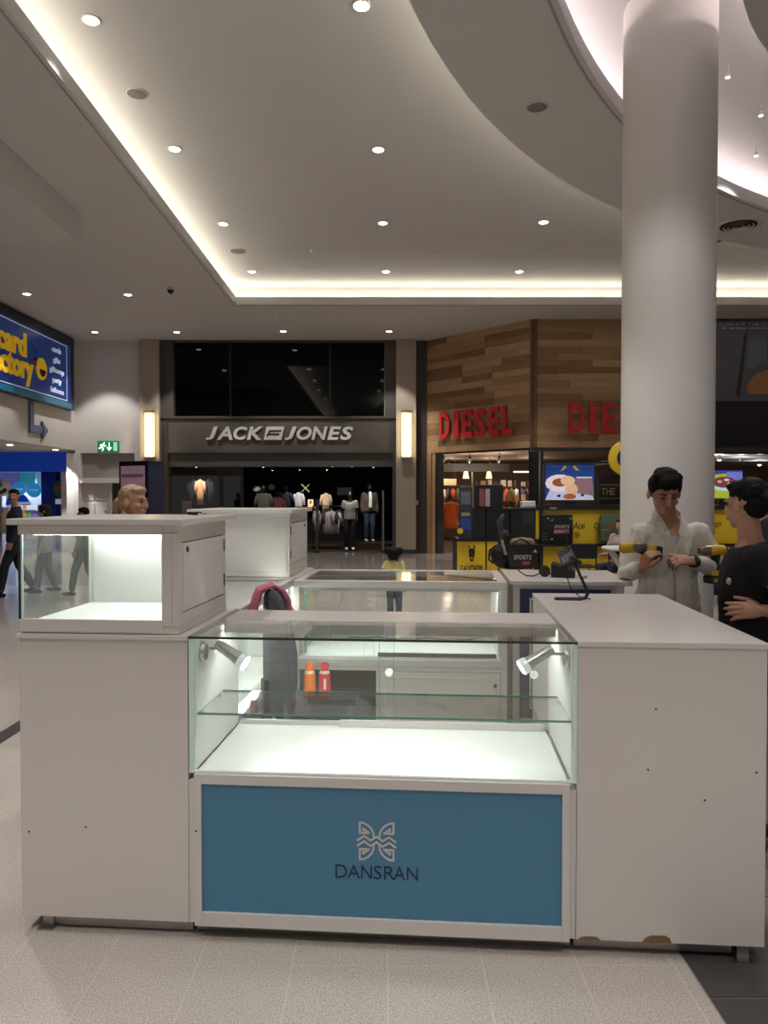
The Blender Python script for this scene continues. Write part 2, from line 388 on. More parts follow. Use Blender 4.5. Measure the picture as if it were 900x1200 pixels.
# unseen upright put between the two coves so that each lights its own side
mid = [((a[0] + b[0]) / 2, (a[1] + b[1]) / 2) for a, b in zip(arc(CO, RO, A0, A1, NA), arc(CI, RI, A0, A1, NA))]
mid2 = [(x + .05, y - .05) for x, y in mid]
structure('cove_light_divider', ringprism(MB(), mid, mid2, ZL + .1, ZH), CEIL, ce)
CD, RD = (6.85, 4.27), 4.41
dm = MB()
ringprism(dm, arc(CD, RD, 0, 360, 80), arc(CD, 2.0, 0, 360, 80), ZL, ZL + .14)
structure('disc_soffit', dm, CEIL, ce, smooth='auto')
structure('disc_hanger', ringprism(MB(), arc(CD, 3.6, 0, 360, 60), arc(CD, 3.5, 0, 360, 60), ZL + .14, ZH), CEIL, ce)
structure('disc_cove_light', ringprism(MB(), arc(CD, RD - .3, 0, 360, 80), arc(CD, RD - .34, 0, 360, 80), ZL + .145, ZL + .17), COVE2, ce)
# column
cm = MB().lathe([(.44, 0), (.44, ZH)], (2.82, 7.5, 0), n=64)
o = structure('column', cm, mat('column_paint', 'e6e1dc', .55, var=.03, scale=2), smooth='auto'); o['label'] = 'tall round white column rising to the ceiling'; o['category'] = 'column'
# ceiling fittings
def ceil_disc(name, x, y, z, r, label, cat, m, h=.03, slots=0):
    t = thing(name, label, cat, (x, y, z))
    MB().lathe([(r, 0), (r, -.008), (r * .93, -.014), (r * .9, -.014), (r * .9, 0)], n=28, cap=False).build('rim', WHITE2, t, smooth='auto')
    if slots:
        p = MB().lathe([(r * .88, -.002), (r * .88, -.004)], n=24); p.build('recess', DARK, t)
        for k in range(slots):
            q = r * (.25 + .6 * k / max(1, slots - 1))
            MB().lathe([(q + .018, -.03 + .004 * k), (q, -.012), (q - .006, -.014), (q + .012, -.034 + .004 * k)], n=28, cap=False).build('vane', m, t, smooth='auto')
    else: MB().lathe([(r * .9, -.006), (r * .7, -h), (.01, -h - .004)], n=24).build('cover', m, t, smooth='auto')
    return t
PERF = mat('grey_speaker_grille', '7c7672', .8, var=.2, scale=300)
ceil_disc('ceiling_speaker', 1.69, 8.39, ZL, .125, 'round grey speaker grille in the curved dropped ceiling', 'speaker', PERF, .012)
ceil_disc('air_diffuser', 5.64, 12.04, ZL, .33, 'large round air vent with ring vanes right of the column', 'vent', WHITE2, slots=4)
ceil_disc('ceiling_speaker', 6.2, 14.3, ZH, .2, 'small round grey grille beyond the round air vent', 'speaker', PERF, .012)
ceil_disc('ceiling_speaker', -2.95, 9.08, ZH, .13, 'round flush grille in the raised ceiling near the left cove', 'speaker', PERF, .012)
ceil_disc('ceiling_speaker', -2.87, 14.86, ZH, .17, 'round flush grille near the far left corner of the raised ceiling', 'speaker', PERF, .012)
ceil_disc('smoke_detector', -1.39, 14.81, ZH, .07, 'small smoke detector in the raised ceiling, left of the middle downlights', 'smoke detector', WHITE2, .05)
ceil_disc('smoke_detector', 1.1, 14.9, ZH, .07, 'small smoke detector in the raised ceiling, right of the middle downlights', 'smoke detector', WHITE2, .05)
ceil_disc('smoke_detector', -2.6, 18.2, ZL, .07, 'small smoke detector in the low back ceiling', 'smoke detector', WHITE2, .05)
t = thing('dome_camera', 'small black dome security camera under the low ceiling', 'security camera', (-4.41, 15.61, ZL))
MB().lathe([(.075, 0), (.075, -.05), (.07, -.055)], n=18).build('housing', WHITE2, t, smooth='auto'); MB().ell((0, 0, -.06), (.068, .068, .07)).build('dome', mat('smoked_dome', '0a0a0a', .08), t, smooth=True)
for (x, y, l) in [(3.83, 8.47, 'nearest of the three right of the column'), (4.62, 9.31, 'middle of the three right of the column'), (5.1, 10.4, 'lowest of the three right of the column'), (1.55, 4.4, 'added unseen above the right counter'), (1.5, 2.5, 'added unseen above the kiosk front')]:  # last two are added out of view to brighten counter top and column
    t = thing('ceiling_spotlight', 'small bright spotlight in the inner ceiling recess, ' + l, 'spotlight', (x, y, ZH), 0, 'spotlights of the inner recess')
    MB().tube([(0, 0, 0), (0, 0, -.1)], .008, 6).build('stem', WHITE2, t)
    MB().lathe([(.02, 0), (.028, -.05), (.024, -.05)], (0, 0, -.1), n=14).build('head', WHITE2, t, smooth='auto')
    MB().lathe([(.024, -.152), (.015, -.157), (.002, -.158)], n=12).build('lens', LAMP, t)
    spot(t, (0, 0, -.22), DOWN_W * .58, ang=120)
for x, y, l in [(2.15, 6.3, 'left of the column top'), (1.9, 7.15, 'lower, left of the column'), (4.0, 7.4, 'right of the column top')]:
    t = thing('sprinkler_head', 'tiny sprinkler head under the inner ceiling, ' + l, 'sprinkler', (x, y, ZH))
    MB().tube([(0, 0, 0), (0, 0, -.06)], .012, 6).build('pipe', STEEL, t); MB().lathe([(.025, -.06), (.02, -.066)], n=10).build('deflector', STEEL, t)
# ------------------------------------------------------------------ back wall, left wall
YB = 20.95
def bx(x): return (x - 450) / S(YB)
def bz(y): return EYE + (HY - y) / S(YB)
structure('wall_left', MB().box(-8.85, -8.6, -6, YB + .3, 2.89, ZL).box(-16, -8.6, -6, 34, 2.87, 2.89), WALLW)
wb = MB().box(-8.6, bx(94), YB, YB + .3, bz(531), ZL).box(bx(94), -6.7, YB, YB + .3, bz(531), ZL).box(-8.85, -8.45, YB, YB + .3, 0, bz(531)).box(-8.45, -6.7, YB, YB + .3, bz(566), bz(560))
wb.box(-6.95, -6.7, YB, YB + .3, 0, bz(531))
wall_b = structure('wall_back', wb, WALLW)
structure('wall_panel', B(bx(94), bx(166), YB + .12, YB + .16, bz(561), bz(530)), mat('grey_wall_panel', '8d8886', .7), wall_b)
structure('corner_trim', MB().box(-8.62, -8.5, YB - .06, YB, 0, bz(531)).box(-8.5, -6.9, YB - .04, YB, bz(566), bz(560)), WALLW, wall_b)
d1 = thing('door_1', None, None, (bx(110), YB + .1, 0), 0, kind='structure')
DW = mat('painted_white_door', 'c6c0bc', .5, var=.03)
MB().box(-.48, -.42, -.05, .05, 0, 2.02).box(.42, .48, -.05, .05, 0, 2.02).box(-.48, .48, -.05, .05, 1.96, 2.03).parts('door_frame', DW, d1)
leaf = B(-.42, .42, 0, .04, 0, 1.96).build('door_leaf', DW, d1)
for i in range(2):
    for z0, z1 in ((.15, .85), (.95, 1.4), (1.47, 1.88)):
        B(-.38 + .4 * i, -.02 + .4 * i, -.012, 0, z0, z1).build('door_panel', DW, d1, bevel=.01)
MB().ell((.3, -.04, 1.17), (.03, .03, .03)).build('door_knob', STEEL, d1, smooth=True)
B(bx(130), bx(140), YB + .14, YB + .2, 0, 1.95).build('dark_gap_sheet', mat('dark_gap', '34312f', .5), d1, world=True)  # dark sheet put in for the dark gap beside the door
structure('wall_far_left', B(-14.4, -14.2, -6, YB + 8, 0, 2.87), WALLW)
structure('wall_right', B(15, 15.2, -6, 34, 0, ZH), WALLW)
# pillars with sconces
def pillar(name, xa, xb, m):
    o = structure(name, MB().box(xa, xb, YB - .25, YB + .3, .12, ZL), m); structure('pillar_base', B(xa - .01, xb + .01, YB - .27, YB + .3, 0, .12), PLINTH, o, world=False); return o
pillar('pillar', bx(168), bx(190), BEIGE); pillar('pillar', bx(464), bx(487), BEIGE)
structure('wall_strip', B(bx(487), bx(500), YB - .05, YB + .3, 0, ZL), mat('dark_brown_strip', '3d3630', .6))
SCON = mat('sconce_diffuser', 'fff3cf', .5, emit=1, ecol='ffedbe', var=0)
SCON2 = mat('sconce_tube', 'fffbe8', .5, emit=3.2, ecol='fff0c8', var=0)
for px, l in ((179.5, 'beside the left end of the dark shop front'), (476, 'between the dark shop front and the wooden shop front')):
    t = thing('wall_sconce', 'tall glowing wall light ' + l, 'wall light', (bx(px), YB - .25, bz(511)), 0, 'pillar wall lights')
    B(-.15, .15, -.03, 0, -.62, .66).build('back_plate', mat('sconce_plate', 'b9a888', .6), t)
    for sx in (-.07, .07): MB().tube([(sx, -.075, -.56), (sx, -.075, .58)], .022, 12).build('tube', SCON2, t, smooth='auto')
    B(-.135, .135, -.13, -.118, -.6, .62).build('glass_cover', glass('sconce_glass', (1, .97, .88)), t)
    MB().box(-.14, .14, -.135, 0, .62, .66).box(-.14, .14, -.135, 0, -.65, -.6).parts('end_cap', STEEL, t)
    d = bpy.data.lights.new('lamp', 'AREA'); d.energy = 9; d.color = (1, .88, .66); d.shape = 'RECTANGLE'; d.size = .25; d.size_y = 1.2
    o = bpy.data.objects.new('lamp', d); COL.objects.link(o); o.parent = t; o.location = (0, -.15, 0); o.rotation_euler = (pi / 2, 0, 0)
t = thing('fire_alarm', 'small white call point on the dark strip beside the pillar', 'alarm', (bx(487.5), YB - .06, bz(589)))
B(-.06, .06, -.03, 0.01, -.06, .06).build('housing', WHITE2, t, bevel=.01); B(-.03, .03, -.04, -.03, -.03, .03).build('cover', STEEL, t)
# exit sign
t = thing('exit_sign', 'green lit fire exit sign with running figure and arrow', 'exit sign', (bx(128), YB - .03, bz(523.5)))
GREEN = mat('exit_green', '0f7a4a', .4, emit=.35, ecol='12804e', var=0); EWH = mat('exit_white', 'eafff2', .4, emit=.9, ecol='eafff2', var=0)
B(-.30, .30, -.02, .03, -.16, .16).build('housing', GREEN, t, bevel=.01)
m = MB(); y0, y1 = -.03, -.02
m.ribbon([(-.13, .06), (-.17, -.01), (-.13, -.06), (-.16, -.12)], .03, y0, y1).ribbon([(-.17, -.01), (-.22, -.05), (-.25, -.05)], .03, y0, y1).ribbon([(-.13, .05), (-.09, .01), (-.06, .03)], .022, y0, y1).ribbon([(-.14, .05), (-.2, .05), (-.22, .01)], .022, y0, y1)
m.lathe([(.001, 0), (.024, 0), (.024, .01), (.001, .01)], (0, 0, 0), 10) if False else None
m.ribbon([(-.115, .085), (-.105, .11)], .035, y0, y1)
m.build('running_figure', EWH, t)
MB().ribbon([(.03, .1), (.03, -.06)], .03, y0, y1).ribbon([(-.03, -.03), (.03, -.1), (.09, -.03)], .03, y0, y1).build('down_arrow', EWH, t)
MB().box(.15, .25, y0, y1, -.12, .12).build('doorway_mark', mat('exit_pale', '9fd8bf', .4, emit=.5, var=0), t)
# ------------------------------------------------------------------ blue shop sign on the left wall
NAVY = mat('deep_blue_sign', '0f2152', .3, var=.15, scale=3, emit=.22, ecol='14418e'); YEL = mat('sign_yellow', 'e2b41c', .4, emit=.25, ecol='d9aa10'); SWH = mat('sign_white', 'c9d3e2', .4, emit=.25, ecol='c9d3e2')
sg = thing('blue_shop_sign', 'large blue illuminated shop sign with yellow lettering on the left wall', 'sign', (-8.6, 17.6, 4.9), pi / 2)
# local x runs along the wall away from the camera, local -y points into the hall
B(-3.6, 2.98, -.14, 0, -.98, .96).build('sign_box', mat('near_black_blue', '0b0d22', .3), sg)
B(-3.6, 2.72, -.155, -.14, -.80, .72).build('sign_face', NAVY, sg)
B(-3.6, 2.80, -.150, -.14, -.95, -.80).build('lower_band', mat('teal_blue_band', '1d6a8c', .35, emit=.08), sg)
MB().box(-3.6, 2.47, -.162, -.155, .66, .68).box(2.45, 2.47, -.162, -.155, -.78, .66).box(-3.6, 2.47, -.162, -.155, -.78, -.76).parts('border_line', SWH, sg)
def signtext(txt, x0, x1, zb, h, m, bold, name):
    vs, fs = glyph(txt, bold); xs = [v[0] for v in vs]; ax, bx_ = min(xs), max(xs)
    mb = MB(); mb.add([(x0 + (v[0] - ax) / (bx_ - ax) * (x1 - x0), -.16 - (v[2] + .5) * .03, zb + v[1] * h) for v in vs], fs); mb.build(name, m, sg)
signtext('card', -1.17, .17, -.02, .74, YEL, .035, 'lettering'); signtext('factory', -1.52, .51, -.525, .74, YEL, .035, 'lettering')
for k, (w, xa, xb) in enumerate([('cards', 1.56, 2.06), ('gifts', 1.63, 2.0), ('giftwrap', 1.42, 2.22), ('party', 1.57, 2.06), ('balloons', 1.45, 2.2)]):
    signtext(w, xa, xb, .38 - .26 * k, .20, SWH, .0, 'small_lettering')
em = MB(); em.T = Matrix.Translation((.95, -.16, -.18)) @ Matrix.Rotation(pi / 2, 4, 'X')
em.lathe([(.27, 0), (.27, .03)], n=24); em.build('yellow_emblem', YEL, sg)
em = MB(); em.T = Matrix.Translation((.97, -.19, -.2)) @ Matrix.Rotation(pi / 2, 4, 'X')
em.prism([(.17 * cos(a), .17 * sin(a)) for a in [pi + pi * i / 10 for i in range(11)]], 0, .01); em.build('emblem_smile', mat('emblem_dark', '1b1433', .5), sg)
for p, c in (([(.7, -.1), (.62, .0), (.55, -.05)], 'c22f3f'), ([(.75, .05), (.7, .2), (.66, .3)], '3f7fd0')):
    MB().ribbon(p, .09, -.175, -.16).build('emblem_ray', mat('ray_' + c, c, .5), sg)
ar = thing('hanging_arrow', 'blue grey angled arrow sign on the wall under the blue shop sign', 'sign', (-8.6, 18.2, 3.6), pi / 2)
BG = mat('slate_blue', '5a6488', .5)
MB().box(0, .2, -.05, 0, -.44, .3).box(.2, .72, -.05, 0, -.44, -.26).parts('arrow_bar', BG, ar); MB().prismxz([(.66, -.56), (.98, -.35), (.66, -.13)], -.05, 0).build('arrow_head', BG, ar)
# ------------------------------------------------------------------ blue lit shop behind the left opening
YS = 22.0
def sx(x): return (x - 450) / S(YS)
def sz(y): return EYE + (HY - y) / S(YS)
BLUE = mat('royal_blue', '1742b8', .45, emit=.16, ecol='1d4fd0'); BLUED = mat('dark_royal_blue', '0e2c86', .45)
SHOPW = mat('bright_shop_wall', 'c7dcf2', .6)
sh = structure('blue_shop_shell', MB().box(-14, sx(80), 27, 27.2, 0, 2.87).box(sx(80), sx(80) + .1, YS, 27, 0, 2.87).box(-14.2, -14, YS, 27.2, 0, 2.87).box(-14, sx(80), YS, 27, 2.45, 2.5), SHOPW)
structure('shop_fascia', B(-14, sx(84), YS - .12, YS, sz(553), sz(527.5)), BLUE, sh)
structure('end_post', B(sx(73.5), sx(84), YS - .1, YS + .1, 0, sz(553)), WALLW, sh)
for x, y, l in ((-11.5, 24, 'front left'), (-10, 24, 'front right'), (-11.5, 26, 'back left'), (-10, 26, 'back right')):
    t = downlight(x, y, 2.45, 'downlight inside the bright blue shop, ' + l, group='downlights inside the blue shop')
for ch in [o for o in bpy.data.objects if o.type == 'LIGHT' and o.parent and o.parent.get('group') == 'downlights inside the blue shop']:
    ch.data = ch.data.copy(); ch.data.energy = 95; ch.data.spot_size = 2.6; ch.data.color = (.8, .9, 1)
for x, y, l in ((-8.9 - .35, 18.6, 'nearer one'), (-9.0, 20.6, 'farther one')):
    downlight(x, y, 2.87, 'downlight in the low soffit before the blue shop, ' + l, DOWN_W * .5, group='soffit downlights before the blue shop')
def panel(px0, px1, py0, py1, Y, c, name, label, cat, d=.12, emit=0):
    a = at(px0, py1, Y); b = at(px1, py0, Y)
    o = B(a.x, b.x, Y, Y + d, a.z, b.z).build(name, mat('shop_' + c, c, .5, emit=emit, ecol=c)); tag(o, label, cat); return o
panel(-40, 22, 554, 571, 25.5, 'a98fd0', 'lilac_panel', 'lilac header panel inside the blue shop', 'panel'); panel(23, 41, 554, 570, 25.4, '4fc3c7', 'teal_panel', 'teal header panel inside the blue shop', 'panel')
o = B(sx(41), sx(59), 22.4, 22.9, 0, 2.45).build('blue_column', BLUED); tag(o, 'dark blue square column inside the bright shop', 'column')
o = B(sx(59.5), sx(69), 22.6, 23, 0, 2.45).build('violet_column', mat('violet_blue', '4a5fc4', .5)); tag(o, 'lighter violet blue column beside the dark blue one', 'column')
for px, py, l, w in ((22, 573, 'left', 'balloons'), (40, 574.5, 'right', 'party')):
    p = at(px, py, 22.2); t = thing('hanging_disc', 'bright blue round hanging sign, %s of the pair in the blue shop' % l, 'sign', p, 0, 'hanging discs in the blue shop')
    q = MB(); q.T = Matrix.Rotation(pi / 2, 4, 'X'); q.lathe([(.21, -.02), (.21, .02)], n=28); q.build('disc', mat('sky_blue_disc', '2c9be0', .4, emit=.35, ecol='2c9be0'), t)
    letter_mb(w, -.13, .13, -.03, .03, .01, .01, y=-.02).build('lettering', SWH, t); MB().tube([(0, 0, .21), (0, 0, 2.45 - p.z)], .006, 5).build('wire', STEEL, t)
p = at(3, 571.5, 21.2); t = thing('foil_balloon', 'round patterned foil balloon at left edge before the shop', 'balloon', p)
MB().ell((0, 0, 0), (.24, .24, .24), 20, 12).build('envelope', mat('foil_white', 'd8d2dc', .25), t, smooth=True)
for k, (a, b_, c) in enumerate([(.2, .3, '2a8a55'), (-.4, -.2, 'b8333f'), (.7, -.35, '2d2d34'), (-.1, .75, '3b62b8'), (-.75, .4, 'c2508c'), (.3, -.6, '2d2d34')]):
    n = Vector((sin(a) * cos(b_), -cos(a) * cos(b_), sin(b_)))
    MB().ell(n * .215, (.07, .07, .07), 10, 6).build('coloured_patch', mat('foil_' + c, c, .3), t, smooth=True)
MB().tube([(0, 0, -.24), (.02, 0, -p.z + .02)], .004, 5).build('ribbon', WHITE2, t)
# greeting-card racks
CARDC = ['d94f6a', 'e8c34a', '5aa0d8', 'f0ece6', '8fc36a', 'b07ad0', 'e88a4a', '2f3f7a']
cm_ = [B(-.06, .06, -.006, .006, -.08, .08).mesh('card', mat('card_' + c, c, .5)) for c in CARDC]
def cardrack(x, y, w, h, label, rz=0):
    t = thing('card_rack', label, 'rack', (x, y, 0), rz, 'greeting card racks')
    MB().box(-w / 2, w / 2, .1, .14, 0, h).box(-w / 2, -w / 2 + .03, -.1, .1, 0, h).box(w / 2 - .03, w / 2, -.1, .1, 0, h).parts('rack_frame', mat('rack_white', 'dfe5ee', .5), t)
    n = int((h - .5) / .22); c = int(w / .16)
    for k in range(n):
        z = .35 + .22 * k; B(-w / 2 + .03, w / 2 - .03, -.02 + .02 * k * 0, .1, z - .1, z - .085).build('shelf', mat('rack_white', 'dfe5ee', .5), t)
        for i in range(c):
            o = bpy.data.objects.new('card', random.choice(cm_)); COL.objects.link(o); o.parent = t; o.location = (-w / 2 + .11 + .16 * i, .0, z); o.rotation_euler = (-.15, 0, 0)
cardrack(-11.0, 24.2, 1.7, 1.7, 'white rack of greeting cards in the middle of the blue shop'); cardrack(-9.3, 23.4, .9, 1.55, 'narrow white rack of greeting cards by the right post of the blue shop'); cardrack(-12.6, 23.5, 1.4, 1.7, 'white rack of greeting cards at left of the blue shop')
t = thing('arched_sign', 'blue half round sign with white and yellow lettering in the shop', 'sign', at(21, 592, 22.6))
MB().prismxz([(.36 * cos(pi * i / 14), .36 * sin(pi * i / 14)) for i in range(15)], -.02, .02).build('half_disc', BLUE, t); B(-.2, .42, -.03, -.02, .02, .1).build('white_strip', SWH, t); B(-.25, .1, -.03, -.02, -.0, .015).build('yellow_strip', YEL, t)
MB().tube([(0, 0, 0), (0, 0, -at(21, 592, 22.6).z)], .02, 6).build('stand', STEEL, t)
p = at(73, 573, 22.3); t = thing('round_green_sign', 'round green and red sign beside the right post of the blue shop', 'sign', p)
q = MB(); q.T = Matrix.Rotation(pi / 2, 4, 'X'); q.lathe([(.27, -.02), (.27, .02)], n=28); q.build('disc', mat('deep_green', '1f6a4a', .5), t); B(-.2, .2, -.03, -.02, -.05, .06).build('red_band', mat('sign_red', 'b0383a', .5), t); B(-.2, .25, -.02, .02, -.45, -.3).build('white_plate', SWH, t)
MB().tube([(0, 0, 0), (0, 0, -p.z)], .02, 6).build('stand', STEEL, t)
# ------------------------------------------------------------------ poster totem
t = thing('poster_totem', 'tall black advertising totem with pink poster and dark blue side', 'totem', at(166, 640, 14).xy.to_3d(), radians(-28))
PZ = 2.24
MB().box(-.36, .36, -.2, .2, 0, PZ).build('casing', mat('totem_black', '0c0e1e', .25), t, bevel=.01)
po = B(-.30, .30, -.212, -.2, .5, PZ - .09).build('poster', mat('poster_pink', 'a58a9a', .4, emit=.3, ecol='8a7080', var=.25, scale=4), t)
B(-.28, .28, -.216, -.212, PZ - .3, PZ - .24).build('poster_bar', mat('poster_rose', 'b06a80', .5), t)
for k in range(3):
    B(-.26, .2 - .06 * k, -.217, -.212, PZ - .62 - .1 * k, PZ - .56 - .1 * k).build('poster_stripe', mat('poster_pale', 'c8b4be', .5), t)
B(.36, .365, -.18, .18, .1, PZ - .06).build('side_panel', mat('totem_navy', '131a3c', .3), t)
# ------------------------------------------------------------------ dark clothes shop front
FR = mat('charcoal_frame', '4b4540', .55, var=.05); FR2 = mat('charcoal_fascia', '544d47', .55, var=.05); BG_ = mat('black_glass', '010101', .04, spec=.2, var=0)
jf = thing('dark_shop_front', 'charcoal clothes shop front with black upper windows and raised lettering', 'shopfront', (bx(327), YB, 0))
xa, xb = bx(190), bx(464)
MB().box(xa, bx(205), YB - .1, YB + .25, bz(490), ZL).box(bx(451), xb, YB - .1, YB + .25, bz(490), ZL).box(xa, bx(198), YB - .1, YB + .25, 0, bz(490)).box(bx(460), xb, YB - .1, YB + .25, 0, bz(490)).parts('side_frame', FR, jf, world=True)
B(bx(198), bx(460), YB - .08, YB + .25, bz(529), bz(490)).build('sign_panel', FR2, jf, world=True)
B(bx(198), bx(460), YB - .04, YB + .25, bz(547), bz(529)).build('header', FR, jf, world=True)
MB().box(bx(198), bx(460), YB - .12, YB - .04, bz(531), bz(528.5)).box(xa, xb, YB - .13, YB - .04, bz(491), bz(488.5)).box(xa, xb, YB - .12, YB, ZL - .06, ZL).parts('trim_rail', FR, jf, world=True)
for a, b_ in ((205, 270.5), (270.5, 387), (387, 451)):
    B(bx(a) + .02, bx(b_) - .02, YB + .02, YB + .06, bz(488.5), ZL - .06).build('black_window', BG_, jf, world=True)
for a in (270.5, 387): B(bx(a) - .03, bx(a) + .03, YB + .01, YB + .05, bz(488.5), ZL - .06).build('mullion', mat('thin_black_frame', '161514', .4), jf, world=True)
LGREY = mat('sign_letter_grey', 'd2cecb', .4, emit=0)
js = thing('shop_lettering', 'pale grey slanted raised lettering over the dark clothes shop', 'sign', (bx(327), YB - .08, bz(516)))
w2 = 85.4 / S(YB); hh = 15.5 / S(YB)
def jx(x): return (x - 327) / S(YB)
word_parts('JACK', [(jx(a), jx(b_)) for a, b_ in ((243.2, 257), (255.5, 274), (275, 291), (290.5, 309.5))], 0, hh, .06, LGREY, js, .03, .22)
word_parts('JONES', [(jx(a), jx(b_)) for a, b_ in ((334.7, 348.5), (348.5, 366), (365.5, 384.5), (384, 400), (399, 414))], 0, hh, .06, LGREY, js, .03, .22)
MB().prismxz([(jx(310), 0), (jx(330.5), 0), (jx(334.3), hh), (jx(313.5), hh)], -.06, 0).build('logo_plate', LGREY, js)
MB().ribbon([(jx(314.5), hh * .3), (jx(317.5), hh * .66), (jx(330), hh * .66)], .045, -.07, -.06).ribbon([(jx(316), hh * .42), (jx(327.5), hh * .42)], .05, -.07, -.06).build('logo_mark', mat('logo_dark', '35302c', .5), js)
# interior of the clothes shop
IY = 27.5
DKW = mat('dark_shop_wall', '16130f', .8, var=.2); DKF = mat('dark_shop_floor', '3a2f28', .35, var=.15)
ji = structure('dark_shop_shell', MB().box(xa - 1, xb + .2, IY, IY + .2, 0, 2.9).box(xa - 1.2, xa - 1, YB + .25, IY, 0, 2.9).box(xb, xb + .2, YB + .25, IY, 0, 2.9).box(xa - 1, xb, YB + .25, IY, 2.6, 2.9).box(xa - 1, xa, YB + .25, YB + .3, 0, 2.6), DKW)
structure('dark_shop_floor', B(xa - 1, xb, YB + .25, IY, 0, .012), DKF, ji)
for a, b_ in ((198, 257), (260, 282)):   # glazed shop window
    B(bx(a) + .02, bx(b_), YB + .08, YB + .1, .1, bz(548)).build('shop_window', GLASS, jf, world=True)
for a in (258.5, 283): B(bx(a) - .04, bx(a) + .04, YB + .05, YB + .15, 0, bz(547)).build('window_post', mat('thin_black_frame', '161514', .4), jf, world=True)
for (px, Y, e, l) in ((235, 22.3, 10, 'over the tan jacket'), (310, 22.2, 7, 'over the dark grey tee'), (351, 24.6, 10, 'over the white shirt'), (382, 24.6, 10, 'over the cream shirt'), (388, 22, 9, 'over the striped shirt'), (410, 22.1, 12, 'over the mannequin in grey'), (434, 22.4, 9, 'over the mannequin in jeans'), (320, 25, 8, 'deep behind the pink tee')):  # lamps added to light the garments
    x = (px - 450) / S(Y)
    t = thing('track_spotlight', 'small track spotlight added in the dark shop ceiling, ' + l, 'spotlight', (x + .1, Y - .9, 2.6), 0, 'added track spotlights in the dark shop')
    MB().tube([(0, 0, 0), (0, 0, -.08)], .01, 6).build('stem', BLACK, t); q = MB(); q.T = Matrix.Translation((0, .02, -.12)) @ Matrix.Rotation(.5, 4, 'X'); q.lathe([(.035, -.06), (.035, .05)], n=10); q.build('head', BLACK, t)
    q = MB(); q.T = Matrix.Translation((0, .02, -.12)) @ Matrix.Rotation(.5, 4, 'X'); q.lathe([(.03, -.066), (.03, -.061)], n=10); q.build('lens', LAMP, t)
    d = spot(t, (0, .06, -.2), e * 6, ang=75, rot=(radians(32), 0, 0))
# ------------------------------------------------------------------ the display kiosk: a ring of white counters
def kt(name, label, cat, u, v, z=0, rz=0, group=None): return thing(name, label, cat, K(u, v, z), -KA + rz, group)
CH = 1.10
BLUEP = mat('blue_panel', '4a7f9f', .5, var=.03, scale=2); NAVYL = mat('navy_lettering', '0d2440', .5); LOGO = mat('pale_logo', 'd2cccc', .5)
CHIP = mat('bare_chipboard', '7d6040', .9, var=.3, scale=60, bump=.4)
HOLE = mat('screw_hole', '2a2623', .8)
def hole(t, u, z, v=-.001): 
    q = MB(); q.T = Matrix.Translation((u, v, z)) @ Matrix.Rotation(pi / 2, 4, 'X'); q.lathe([(.0035, -.001), (.0035, .001)], n=8); q.build('screw_hole', HOLE, t)
def foot(t, u, v): MB().box(u - .03, u + .03, v - .03, v + .03, 0, .006).box(u - .02, u + .02, v - .004, v + .004, .006, .06).parts('levelling_foot', STEEL, t)
# left counter
t = kt('white_counter', 'plain white counter unit under the lit display cabinet at left', 'counter', 0, 0)
B(0, .627, 0, .018, .06, CH - .018).build('front_panel', WHITE, t)
MB().box(0, .018, .02, .65, .06, CH - .018).box(.609, .627, .02, .65, .06, CH - .018).parts('side_panel', WHITE, t)
B(.02, .607, .632, .65, .06, CH - .018).build('back_panel', WHITE, t); B(.02, .607, .02, .63, .06, .08).build('bottom_panel', WHITE, t)
B(-.008, .630, -.01, .655, CH - .018, CH).build('counter_top', WHITE, t, bevel=.002)
B(.06, .627, .06, .62, .0, .058).build('plinth', PLINTH, t)
B(.10, .627, .045, .055, .004, .052).build('kick_strip', STEEL, t)
foot(t, .08, .04); hole(t, .245, .394); hole(t, .03, .37)
# front glass display case unit
t = kt('glass_display_case', 'white lit glass display case with blue front panel and pale emblem', 'display case', 0, 0)
def frame(t, u0, u1, v0, v1, z0, z1, w, name='frame_rail', m=WHITE, wt=None, wb_=None):
    wt = wt or w; wb_ = wb_ or w
    B(u0, u0 + w, v0, v1, z0, z1).build(name, m, t, bevel=.0015); B(u1 - w, u1, v0, v1, z0, z1).build(name, m, t, bevel=.0015)
    B(u0 + w, u1 - w, v0, v1, z1 - wt, z1).build(name, m, t, bevel=.0015); B(u0 + w, u1 - w, v0, v1, z0, z0 + wb_).build(name, m, t, bevel=.0015)
frame(t, .652, 1.979, -.014, .012, .055, .605, .027, wt=.036, wb_=.051)
bp = B(.676, 1.955, -.004, .006, .10, .572).build('blue_panel', BLUEP, t)
# emblem and lettering: crop units of the photograph, 6.92 per pixel
cx, cz, ku = 1.308, .380, 1 / 6.92 / (880 / 2.63)
def LG(pts): return [(cx + (x - 434) * ku, cz - (y - 308) * ku) for x, y in pts]
def mir(pts, h, v): return [((868 - x) if h else x, (614 - y) if v else y) for x, y in pts]
wing = [(372, 240), (296, 240), (296, 154), (330, 158), (365, 178), (392, 205), (406, 235), (411, 268)]; inn = [(372, 240), (324, 203), (324, 220)]
lo = MB()
for h in (0, 1):
    for v in (0, 1):
        lo.ribbon(LG(mir(wing, h, v)), 15.5 * ku, -.0065, -.004).ribbon(LG(mir(inn, h, v)), 15.5 * ku, -.0065, -.004)
lo.ribbon(LG([(280, 300), (332, 263), (385, 302), (434, 268), (485, 304), (535, 270), (588, 306)]), 15.5 * ku, -.0068, -.0042).ribbon(LG([(280, 344), (332, 307), (385, 347), (434, 312), (485, 349), (535, 314), (588, 350)]), 15.5 * ku, -.0068, -.0042)
lo.build('emblem', LOGO, bp)
zt0 = cz - (618 - 308) * ku
